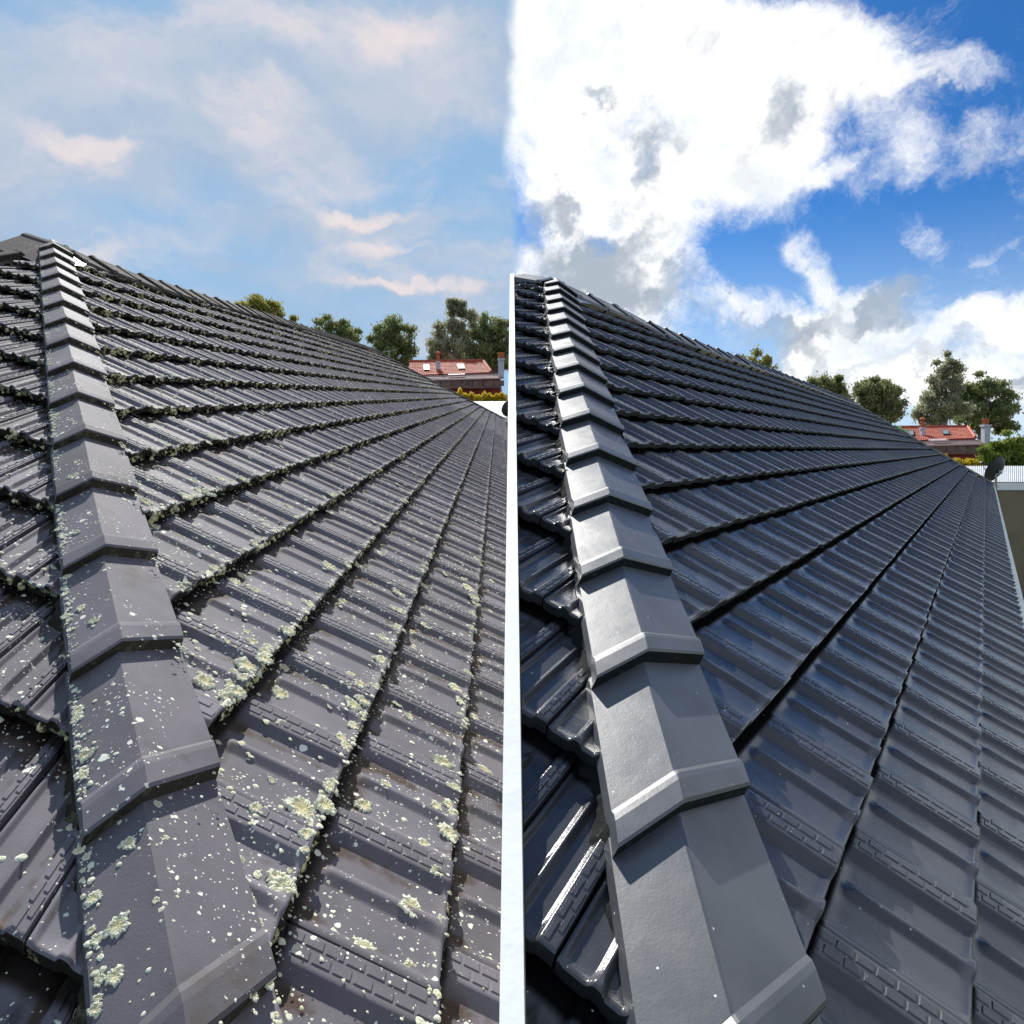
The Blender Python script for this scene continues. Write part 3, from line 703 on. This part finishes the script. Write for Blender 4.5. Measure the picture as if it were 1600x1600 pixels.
for i in range(75):                                               # large round rosettes over the open tile faces
    v = random.uniform(-.4, 6); u = rf.uh + rf.uv * v + .8 + random.random() ** 1.3 * 12
    if inside(polyR_L, u, v): put_rosette(HL, rf.loc(rf.pr(u, v, tile_surf(rf, u, v) - .001)), rf.N, random.uniform(.013, .027) * k, .8)
def clump(rng, rad, flat, seg=9):
    V = [(0, 0, flat)]; 
    for (rr, h) in ((.6, .8 * flat), (1.0, -.05)):
        for i in range(seg):
            a = 2 * math.pi * (i + .5 * (rr > .8)) / seg; q = rr * rng.uniform(.72, 1.2); V.append((q * math.cos(a), q * math.sin(a), h * rng.uniform(.6, 1.3)))
    Fc = [(0, 1 + i, 1 + (i + 1) % seg) for i in range(seg)] + [(1 + i, 1 + seg + i, 1 + seg + (i + 1) % seg, 1 + (i + 1) % seg) for i in range(seg)]
    return np.array(V) * rad, Fc
def scatter(name, gen, n, m, col):
    rng = random.Random(5); VV = []; FF = []; CC = []; nn = 0
    for i in range(n):
        q = gen(rng)
        if q is None: continue
        P, nrm, rad, flat = q; V, Fc = clump(rng, rad, flat)
        z = unit(nrm); x = unit(np.cross(z, [.3, .8, .1])); y = np.cross(z, x); sp = rng.uniform(0, 6.28); ca, sa = math.cos(sp), math.sin(sp)
        V = V[:, :1] * (x * ca + y * sa) + V[:, 1:2] * (y * ca - x * sa) + V[:, 2:] * z + P
        VV.append(V); FF += [tuple(a + nn for a in f) for f in Fc]; nn += len(V); CC += [rng.uniform(0, col)] * len(V)
    o = mesh_obj(name, np.vstack(VV), FF, m, HL, smooth=True, rnd=CC); o['kind'] = 'stuff'; return o
UMAX = 95
def okuv(u, v):
    if u < rf.uh + rf.uv * v + .45 or not inside(polyR_L, u, v): return False
    return rf.world(rf.pr(u, v))[0] < -.03
def far_u(rng, v): 
    return rf.uh + rf.uv * v + .6 + (rng.random() ** 2.2) * 80
def crumbs(rng):
    v = rng.uniform(-1.5, 15); u = far_u(rng, v)
    if rng.random() < .5: v = math.floor(v) + abs(rng.gauss(0, .04)) + .004
    if not okuv(u, v): return None
    d = np.linalg.norm(rf.world(rf.pr(u, v)) - CAM)
    return rf.loc(rf.pr(u, v, tile_surf(rf, u, v))), rf.N, k * (.0018 + .007 * rng.random() ** 2.2) * (1 + d * .06), rng.uniform(.10, .30)
def crumbs_left(rng):
    v = rng.uniform(-1, 10.8); x = rng.uniform(.12, 2.2); z = math.floor(v)
    tt = v - z; xx = (rf.xs + rf.t * (1 - tt) - x) / rf.wl; ss = xx % 1.0
    h = 1.12 * (float(profile(np.array([ss]), np.array([tt]), 0)[0]) + STEP * (1 - tt) + .001)
    return rf.loc(rf.pl(x, v, h)), rf.NL, k * (.0015 + .009 * rng.random() ** 2.5), rng.uniform(.10, .30)
def crumbs_cap(rng):
    s = rng.uniform(.2, 6.6); e = rng.random()
    d = (rf.cap['r'][0] if rng.random() < .5 else rf.cap['l'][0]) * (rng.uniform(.8, 1.0) if e < .75 else rng.random())
    P, n = cap_surf(rf, s, d); return rf.loc(P), n, k * (.0012 + .005 * rng.random() ** 2.5), rng.uniform(.10, .30)
scatter('lichen_crumbs', crumbs, 15000, M['lichen'], .5)
scatter('lichen_crumbs', crumbs_left, 2600, M['lichen'], .5)
scatter('lichen_crumbs', crumbs_cap, 3600, M['lichen'], .5)
def moss_gen(rng):
    v = float(rng.randint(-1, 15)); u = far_u(rng, v)
    if not okuv(u, v + .01) or math.sin(u * 1.7 + v * 2.3) + math.sin(u * 4.1 + v) + rng.uniform(-1, 1) < .2: return None
    n = int(v); tt = 0.0; ph = 0 if n % 2 == 0 else .5; ss = (u - ph) % 1.0
    top = float(profile(np.array([ss]), np.array([0.0]), 0)[0]) + STEP
    return rf.loc(rf.pr(u, v - .006, 1.12 * rng.uniform(.012, top - .004))), unit(-rf.B + rf.N * .4), k * rng.uniform(.004, .011) * (1 + .03 * max(0, u)), rng.uniform(.4, 1.0)
scatter('moss_tufts', moss_gen, 11000, M['moss'], .5)
def moss_left(rng):
    v = float(rng.randint(0, 11)); x = rng.uniform(.1, 2.2)
    return rf.loc(rf.pl(x, v - .006, rng.uniform(.015, .055))), unit(-rf.hd1 + rf.NL * .1), k * rng.uniform(.004, .012), rng.uniform(.4, 1.0)
scatter('moss_tufts', moss_left, 500, M['moss'], .5)

# ------------------------------------------------------------------ eave gutter of the painted roof
gb = MB(); rf2 = RR
e0, e1 = rf2.loc(rf2.pr(2, -1.06, .0)), rf2.loc(rf2.pr(69.6, -1.06, .0)); dv = unit(-rf2.B)
for o_, w_, h_ in ((0, .10, .07),):
    a, b = Vector(e0), Vector(e1); d = Vector(dv); n = Vector(rf2.N)
    prof_ = [(.0, .02), (.055, .022), (.06, .018), (.06, -.04), (.01, -.045), (.0, -.02)]
    gb.prism([a + d * x + n * y for x, y in prof_], b - a)
gb.build('gutter', M['cream'], HR)

# ------------------------------------------------------------------ things beyond the roofs
def tree(label, crown_px, depth, leaf, bark, n=4200, leaf_size=.16, group=None, name='tree', squash=.75, base=None, clumps=46, lean=0.0, seed=1):
    """crown_px: ellipses (x, y, rx, ry) as seen in the photograph, turned into ellipsoids at the tree's depth"""
    rng = random.Random(seed); x0 = sum(c[0] for c in crown_px) / len(crown_px); bx = at(x0, CY, depth)
    root = Vector((bx.x, depth, ground_z(bx.x, depth) - .1)); t = thing(name, label, 'tree', root, group)
    ell = []
    for (x, y, rx, ry) in crown_px:
        c = at(x, y, depth) - root; ell.append((c, depth * rx / F * 1.06, depth * ry / F * 1.06))
    tot = sum(e[1] * e[2] for e in ell); V = []; Fc = []; rn = []; cl = []
    for c, rx, rz in ell:
        for i in range(max(5, int(clumps * rx * rz / tot))):
            while True:
                p = Vector((rng.uniform(-1, 1), rng.uniform(-1, 1), rng.uniform(-1, 1)))
                if .2 < p.length < 1: break
            cl.append((c + Vector((p.x * rx, p.y * rx * squash, p.z * rz)), rng.uniform(.22, .36) * (rx + rz) * .5, rng.random()))
    per = int(1.5 * n) // len(cl)
    for c, r, q in cl:
        for i in range(per):
            p = Vector((rng.gauss(0, 1), rng.gauss(0, 1), rng.gauss(0, .8))) * r * .55 + c
            s = leaf_size * rng.uniform(.6, 1.3); e = Euler((rng.uniform(0, 6.28), rng.uniform(0, 6.28), rng.uniform(0, 6.28))).to_matrix()
            m = len(V); V += [p + e @ Vector(v) * s for v in ((-1, 0, 0), (0, -.42, .08), (1, 0, 0), (0, .42, .08))]; Fc.append((m, m + 1, m + 2, m + 3)); rn += [q] * 4
    mesh_obj('crown', V, Fc, M[leaf], t, smooth=False, rnd=rn)
    mb = MB(); lo = min(c.z - rz for c, rx, rz in ell); hi = max(c.z + rz * .5 for c, rx, rz in ell); mid = ell[0][0]
    rad = max(.14, sum(e[1] for e in ell) * .06)
    fork = Vector((mid.x * .3, 0, max(lo + .5, hi * .35))); mb.tube([(0, 0, 0), fork * .5 + Vector((rng.uniform(-.1, .1), 0, 0)), fork], [rad * 1.3, rad, rad * .8], 9)
    for c, r, q in rng.sample(cl, min(12, len(cl))):
        m_ = fork.lerp(c, .5) + Vector((rng.uniform(-.3, .3), rng.uniform(-.3, .3), .3)); mb.tube([fork, m_, c], [rad * .5, rad * .28, rad * .08], 6)
    mb.build('trunk', M[bark], t, True)
    return t

def tiled_plane(P00, P10, P01, P11, nu, nv, m, parent, name='roof_tile', gap=.06, h=.05):
    """overlapping pantile courses between four corners; P00-P10 is the lower edge"""
    n = (Vector(P10) - Vector(P00)).cross(Vector(P01) - Vector(P00)).normalized()
    if n.z < 0: n = -n
    V = []; Fc = []
    for j in range(nv):
        for i in range(nu):
            a0, a1 = i / nu, (i + 1 - gap) / nu; b0, b1 = j / nv, (j + 1) / nv
            def q(a, b): return Vector(P00).lerp(Vector(P10), a).lerp(Vector(P01).lerp(Vector(P11), a), b)
            dz = random.uniform(-.01, .01); o = [q(a0, b0) + n * (h + dz), q((a0 + a1) / 2, b0) + n * (h * 1.7 + dz), q(a1, b0) + n * (h + dz), q(a1, b1) + n * .01, q((a0 + a1) / 2, b1) + n * (.01 + h * .7), q(a0, b1) + n * .01, q(a0, b0), q(a1, b0)]
            m0 = len(V); V += o; Fc += [(m0, m0 + 1, m0 + 4, m0 + 5), (m0 + 1, m0 + 2, m0 + 3, m0 + 4), (m0 + 6, m0 + 7, m0 + 2, m0 + 1, m0)]
    o = mesh_obj(name, V, Fc, m, parent); return o

def surroundings(dx, dy, dep, side, words):
    """the red house, hedge, shed and trees that stand beyond each roof; (dx, dy) moves them in the photograph, dep is their distance"""
    A = lambda x, y, d: at(x + dx, y + dy, d)
    W_ = words; d0 = dep
    # red house --------------------------------------------------------
    c0 = A(715, 620, d0); gz = ground_z(c0.x, c0.y) - .3
    t = thing('red_house', 'red walled house with an orange tile roof and two skylights behind the %s roof' % W_, 'house', (c0.x, c0.y, gz)); O = Vector((c0.x, c0.y, gz))
    L = lambda x, y, d: A(x, y, d) - O
    s = d0 / 60.0
    rp = [L(640, 587, d0 + 2.0 * s), L(767, 582, d0 + 2.0 * s), L(640, 566, d0 + 6 * s), L(755, 565, d0 + 6 * s)]
    mb = MB(); mb.quad(*[rp[i] - Vector((0, 0, .05)) for i in (0, 1, 3, 2)]); back = [L(640, 590, d0 + 11 * s), L(770, 590, d0 + 11 * s)]
    mb.quad(rp[2], rp[3], back[1], back[0]); mb.quad(rp[1], back[1], rp[3], rp[3]) if False else None
    n0 = len(mb.v); mb.v += [rp[1], back[1], rp[3]]; mb.f.append((n0, n0 + 1, n0 + 2)); mb.m.append(0)
    roof = mb.build('roof', M['orange'], t)
    o = tiled_plane(rp[0], rp[1], rp[2], rp[3], 46, 9, M['orange'], roof, 'roof_tile', .08, .05); o['kind'] = 'stuff'
    rc = MB(); rc.tube([rp[2] + Vector((0, 0, .08)), rp[3] + Vector((0, 0, .08))], .13 * s, 6); rc.tube([rp[3] + Vector((0, 0, .08)), rp[1] + Vector((0, 0, .08))], .13 * s, 6); rc.build('ridge', M['orange'], roof)
    nrm = (rp[1] - rp[0]).cross(rp[2] - rp[0]).normalized(); nrm = nrm if nrm.z > 0 else -nrm
    for a0, a1 in ((.185, .255), (.62, .705)):
        q = lambda a, b: rp[0].lerp(rp[1], a).lerp(rp[2].lerp(rp[3], a), b)
        fr = MB(); fr.prism([q(a0, .28), q(a1, .28), q(a1, .66), q(a0, .66)], nrm * .16 * s); sk = fr.build('skylight', M['darkm'], t)
        gl = MB(); gl.prism([q(a0 + .008, .32) + nrm * .165 * s, q(a1 - .008, .32) + nrm * .165 * s, q(a1 - .008, .62) + nrm * .165 * s, q(a0 + .008, .62) + nrm * .165 * s], nrm * .02); gl.build('glass', M['glass'], sk)
    # stepped metal roofs, blinds and the red wall
    mb = MB(); mb.prism([L(640, 588, d0 + 1.9 * s), L(784, 584, d0 + 1.9 * s), L(786, 589, d0), L(650, 592, d0)], (0, 0, -.12)); mb.build('metal_roof', M['metalroof'], t)
    mb = MB(); mb.prism([L(658, 587.5, d0 - .02), L(787, 583.5, d0 - .02), L(787, 585.5, d0 - .02), L(658, 590, d0 - .02)], (0, .06, 0))
    mb.prism([L(672, 592.8, d0 - .8 * s), L(786, 590, d0 - .8 * s), L(786, 591.8, d0 - .8 * s), L(672, 594.6, d0 - .8 * s)], (0, .06, 0))
    mb.prism([L(700, 585.4, d0 - .1), L(726, 584.6, d0 - .1), L(726, 586.6, d0 - .1), L(700, 587.6, d0 - .1)], (0, .5, .12)); mb.build('roof_edge', M['pinkmetal'], t)
    mb = MB(); mb.prism([L(668, 591, d0 - .1), L(786, 586, d0 - .1), L(786, 590.5, d0 - .75 * s), L(668, 594, d0 - .75 * s)], (0, 0, -.08)); mb.build('metal_roof', M['metalroof'], t)
    x = 672
    while x < 782:
        mb = MB(); w_ = 15.5; mb.prism([L(x, 594.5, d0 - .7 * s), L(x + w_, 594.2, d0 - .7 * s), L(x + w_, 603, d0 - .7 * s), L(x, 603.4, d0 - .7 * s)], (0, .08, 0)); mb.build('verandah_blind', M['verand'], t); x += w_ + 1.2
    mb = MB(); mb.prism([L(670, 603.6, d0 - .74 * s), L(783, 603.2, d0 - .74 * s), L(783, 606.5, d0 - .74 * s), L(670, 606.8, d0 - .74 * s)], (0, .12, 0)); mb.build('verandah_beam', M['metalroof'], t)
    mb = MB(); wl0, wl1 = L(668, 592, d0), L(782, 592, d0); zb = 0.0
    mb.prism([wl0, wl1, Vector((wl1.x, wl1.y, zb)), Vector((wl0.x, wl0.y, zb))], (0, 9 * s, 0)); wl = mb.build('wall', M['brickred'], t)
    bw = MB()
    for j in range(14):
        z = wl0.z - .12 - j * .24
        bw.box(((wl0.x + wl1.x) / 2, wl0.y - .012, z), (wl1.x - wl0.x, .024, .20))
    bb = bw.build('brick_course', M['brickred'], wl); bb['kind'] = 'stuff'
    # chimneys
    for x, yt, yb, w_, d in ((684.5, 567, 575, 6, d0 + 3.5 * s), (783, 563, 588, 9, d0 - .3)):
        p, q = L(x, yb + 3, d), L(x, yt, d); hw = d * w_ / F / 2
        mb = MB(); mb.box((p.x, p.y, (p.z + q.z) / 2), (2 * hw, 2 * hw, q.z - p.z)); ch = mb.build('chimney', M['chim'], t)
        mb = MB(); mb.box((q.x, q.y, q.z + .05 * s), (2.6 * hw, 2.6 * hw, .14 * s)); mb.build('chimney_cap', M['chim'], ch)
        for o_ in ((-.45, .45) if w_ > 8 else (0,)):
            mb = MB(); mb.tube([(q.x + o_ * hw, q.y, q.z + .1 * s), (q.x + o_ * hw, q.y, q.z + .5 * s), (q.x + o_ * hw, q.y, q.z + .55 * s), (q.x + o_ * hw, q.y, q.z + .62 * s)], [.16 * s, .12 * s, .17 * s, .15 * s], 10)
            mb.build('chimney_pot', M['terra'], ch, True)
        if w_ < 8:
            mb = MB(); mb.tube([(q.x, q.y, q.z + .6 * s), (q.x, q.y, q.z + .85 * s)], [.05 * s, .05 * s], 6); mb.tube([(q.x, q.y, q.z + .75 * s), (q.x, q.y, q.z + .9 * s), (q.x, q.y, q.z + 1.0 * s)], [.20 * s, .22 * s, .04 * s], 10); mb.build('chimney_cowl', M['terra'], ch, True)
    # neighbouring chimney pot with an aerial, half hidden by the ridge
    P = A(612, 572, d0 - 1); g = ground_z(P.x, P.y); ct = thing('chimney_stack', 'orange chimney pot with a television aerial just above the %s ridge' % W_, 'chimney', (P.x, P.y, g))
    h = P.z - g; mb = MB(); mb.box((0, 0, (h - .2) / 2), (.55 * s, .55 * s, h - .2)); mb.build('stack', M['brickred'], ct)
    mb = MB(); mb.tube([(0, 0, h - .2), (0, 0, h + .35 * s), (0, 0, h + .4 * s), (0, 0, h + .55 * s)], [.24 * s, .17 * s, .25 * s, .2 * s], 12); mb.build('pot', M['terra'], ct, True)
    mb = MB(); mb.tube([(-.22 * s, 0, h - .2), (-.22 * s, 0, h + 1.25 * s)], .025 * s, 6); mb.tube([(-.75 * s, 0, h + 1.12 * s), (.35 * s, 0, h + 1.3 * s)], .02 * s, 5)
    for i in range(6): mb.tube([(-.7 * s + i * .2 * s, -.2 * s, h + 1.13 * s + i * .033 * s), (-.7 * s + i * .2 * s, .2 * s, h + 1.13 * s + i * .033 * s)], .012 * s, 4)
    mb.build('aerial', M['galv'], ct)
    # hedge
    V = []; Fc = []; rn = []; a, b = A(706, 627.5, d0 - 2.5 * s), A(792, 627.5, d0 - 2.5 * s)
    gzz = min(ground_z(a.x, a.y), ground_z(b.x, b.y)); ht = thing('hedge', 'yellow leaved hedge in front of the red wall behind the %s roof' % W_, 'hedge', (a.x, a.y, gzz)); O2 = Vector((a.x, a.y, gzz))
    for i in range(9000):
        f = random.random(); p = a.lerp(b, f) - O2; top = .5 * s * (1 + .18 * math.sin(f * 23) + .15 * math.sin(f * 57) + .9 * math.exp(-((f - .16) / .05) ** 2)); z = random.random()
        p += Vector((0, random.gauss(0, .22) * s, 0)); p.z = (p.z + top) * (1 - .35 * z * z) if z < .98 else p.z + top
        p.z += random.gauss(0, .05) * s; sz = .11 * s * random.uniform(.6, 1.3); e = Euler([random.uniform(0, 6.28) for _ in range(3)]).to_matrix(); m0 = len(V)
        V += [p + e @ Vector(v) * sz for v in ((-1, 0, 0), (0, -.45, 0), (1, 0, 0), (0, .45, 0))]; Fc.append((m0, m0 + 1, m0 + 2, m0 + 3)); rn += [1 - z] * 4
    mesh_obj('foliage', V, Fc, M['leaf_yellow'], ht, rnd=rn)
    mb = MB(); pa, pb = a - O2, b - O2
    for i in range(7):
        q = pa.lerp(pb, (i + .5) / 7); mb.tube([(q.x, q.y, 0), (q.x + .05, q.y, q.z)], [.06, .03], 6)
    mb.build('stems', M['bark'], ht)
    return t

def shed(dx, dy, d0, d1, label, xs0, xs1, wall_m):
    """low outbuilding with a corrugated roof sloping towards the eye"""
    A = lambda x, y, d: at(x + dx, y + dy, d)
    a, b, c, d = A(xs0, 652, d1), A(xs1, 652, d1), A(xs1, 627, d0), A(xs0, 627, d0)
    gz = min(ground_z(a.x, a.y), ground_z(b.x, b.y)) - .3; O = Vector((a.x, a.y, gz)); t = thing('shed', label, 'shed', O)
    a, b, c, d = a - O, b - O, c - O, d - O; V = []; Fc = []; n = int((b - a).length / .038) // 2 * 2 + 1
    for i in range(n):
        f = i / (n - 1); z = Vector((0, 0, .012 * (1 if i % 2 else -1))); V += [a.lerp(b, f) + z, d.lerp(c, f) + z]
    for i in range(n - 1): Fc.append((2 * i, 2 * i + 2, 2 * i + 3, 2 * i + 1))
    mesh_obj('corrugated_roof', V, Fc, M['zinc'], t)
    mb = MB(); mb.prism([a + Vector((0, -.05, -.03)), b + Vector((0, -.05, -.03)), b + Vector((0, -.05, -.30)), a + Vector((0, -.05, -.30))], (0, .04, 0)); mb.build('fascia', M['white'], t)
    mb = MB(); mb.prism([Vector((a.x, a.y, 0)), Vector((b.x, b.y, 0)), b - Vector((0, 0, .05)), a - Vector((0, 0, .05))], (0, .2, 0)); mb.build('wall', M[wall_m], t)
    mb = MB(); mb.prism([Vector((d.x, d.y - .1, 0)), Vector((c.x, c.y - .1, 0)), c - Vector((0, .1, .05)), d - Vector((0, .1, .05))], (0, .1, 0)); mb.build('wall', M[wall_m], t)
    return t

def dish(px, py, d, diam, label, foot):
    c = at(px, py, d); f = Vector(foot); t = thing('satellite_dish', label, 'satellite dish', f); c = c - f
    V = []; Fc = []; ring = 5; seg = 28; q = Euler((R(90), 0, 0)).to_matrix()
    nrm = Vector((-.34, .82, .44)).normalized(); rt = nrm.to_track_quat('Z', 'Y').to_matrix()
    for side in (0, 1):
        for r in range(ring + 1):
            for k_ in range(seg):
                a = 6.28318 * k_ / seg; rr = diam / 2 * r / ring
                V.append(c + rt @ Vector((rr * math.cos(a) * .94, rr * math.sin(a) * 1.05, .35 * diam * (r / ring) ** 2 * .5 - side * .02)))
    for side in (0, 1):
        b = side * (ring + 1) * seg
        for r in range(ring):
            for k_ in range(seg):
                k2 = (k_ + 1) % seg; f_ = (b + r * seg + k_, b + (r + 1) * seg + k_, b + (r + 1) * seg + k2, b + r * seg + k2); Fc.append(f_ if side == 0 else f_[::-1])
    mesh_obj('reflector', V, Fc, M['darkm'], t, smooth=True)
    mb = MB(); back = c - nrm * .10; mb.tube([(0, 0, -.3), (0, 0, c.z * .75), back], .022 * diam / .56, 8); mb.tube([back, c - nrm * .02], .05, 8); mb.build('mast', M['galv'], t, True)
    feed = c + nrm * diam * .55 + Vector((-.1, 0, .05)); mb = MB(); mb.tube([c + rt @ Vector((0, -diam * .5, .08)), feed], .012, 6); mb.build('feed_arm', M['galv'], t)
    mb = MB(); mb.tube([feed - nrm * .06, feed + nrm * .05], [.035, .03], 10); mb.build('feed_horn', M['darkm'], t, True)

surroundings(0, 0, 60, 'L', 'lichen spotted')
surroundings(757, 103, 48, 'R', 'painted')
shed(0, 0, 52, 47, 'grey corrugated shed roof below the yellow hedge, behind the lichen spotted roof', 728, 812, 'tan')
shed(757, 101, 32, 27, 'tan walled shed with a corrugated roof beside the painted roof', 735, 900, 'tan')
cr = RR.world(RR.pr(69.2, -.9, .05)); dish(1560, 736, 20.0, .72, 'black satellite dish on a pole at the corner of the painted roof', (at(1556, 757, 20.0).x, 20.0, at(1556, 757, 20.0).z))
dish(797, 640, 41.0, .95, 'black satellite dish at the far corner of the lichen spotted roof', (at(795, 652, 41.0).x, 41.0, at(795, 652, 41.0).z))
for nm, dx, dy, dep, wd, oa in (('lichen spotted', 0, 0, 74, 'left', 1), ('painted', 765, 92, 60, 'right', 1)):
    P = lambda *l: [(x + dx, y + dy, rx, ry) for x, y, rx, ry in l]
    tree('olive yellow tree rising just above the ridge of the %s roof' % nm, P((390, 480, 22, 22), (418, 478, 24, 20), (405, 495, 40, 22), (440, 502, 22, 14)), dep, 'leaf_olive', 'bark', 4500, .20 * dep / 74, 'trees beyond the roofs', seed=1 + int(dx))
    tree('low dark tree with a twin crown above the %s ridge' % nm, P((512, 512, 24, 18), (542, 515, 20, 18), (527, 532, 36, 20)), dep, 'leaf_dark', 'bark', 4500, .18 * dep / 74, 'trees beyond the roofs', seed=2 + int(dx))
    tree('round dark tree left of the tall gum tree beyond the %s roof' % nm, P((606, 520, 30, 22), (625, 530, 26, 24), (592, 535, 22, 20), (612, 552, 36, 22)), dep, 'leaf_dark', 'bark', 8000, .18 * dep / 74, 'trees beyond the roofs', clumps=80, seed=3 + int(dx))
    tree('tall grey green gum tree with open foliage beyond the %s roof' % nm, P((714, 478, 16, 20), (722, 505, 20, 26), (700, 520, 22, 26), (712, 548, 36, 22), (688, 548, 20, 24)), dep, 'leaf_grey', 'barkpale', 9000, .17 * dep / 74, 'trees beyond the roofs', 'gum_tree', clumps=90, seed=4 + int(dx))
    tree('broad dark tree right of the tall gum tree beyond the %s roof' % nm, P((765, 512, 26, 20), (750, 530, 24, 24), (785, 530, 30, 26), (768, 555, 44, 22), (800, 560, 24, 26)), dep + 2, 'leaf_dark', 'bark', 11000, .18 * dep / 74, 'trees beyond the roofs', clumps=100, seed=5 + int(dx))
    B0 = at(630 + dx, 578 + dy - 8, dep * .76); gz = ground_z(B0.x, B0.y); bt = thing('banana_plant', 'banana plant with broad upright leaves by the orange chimney pot above the %s roof' % nm, 'plant', (B0.x, B0.y, gz), 'banana plants')
    h = B0.z - gz; mb = MB(); mb.tube([(0, 0, 0), (0, 0, h * .9)], [.2, .12], 8); mb.build('stem', M['leaf_banana'], bt, True)
    for i in range(7):
        a = R(-70 + i * 23); V = []; Fc = []
        for j in range(7):
            f = j / 6; r = f * 1.25; c = Vector((math.sin(a) * r, .25 * math.cos(i * 2.1) * r, h * .9 - .2 + math.cos(a) * r * 1.0 - .35 * f * f)); hw = .24 * math.sin(math.pi * min(.98, f * .9 + .08)); sv = Vector((math.cos(a), .3, -math.sin(a))) * hw
            V += [c - sv, c, c + sv]; V[-2].z -= .05
            if j: m0 = (j - 1) * 3; Fc += [(m0, m0 + 1, m0 + 4, m0 + 3), (m0 + 1, m0 + 2, m0 + 5, m0 + 4)]
        mesh_obj('leaf', V, Fc, M['leaf_banana'], bt, smooth=True)
tree('pale lime green shrub beside the red house, above the black satellite dish', [(1556, 712, 22, 22), (1575, 700, 22, 24), (1590, 715, 26, 26), (1565, 725, 30, 14)], 40, 'leaf_lime', 'bark', 9000, .10, None, 'shrub', clumps=70, seed=77)
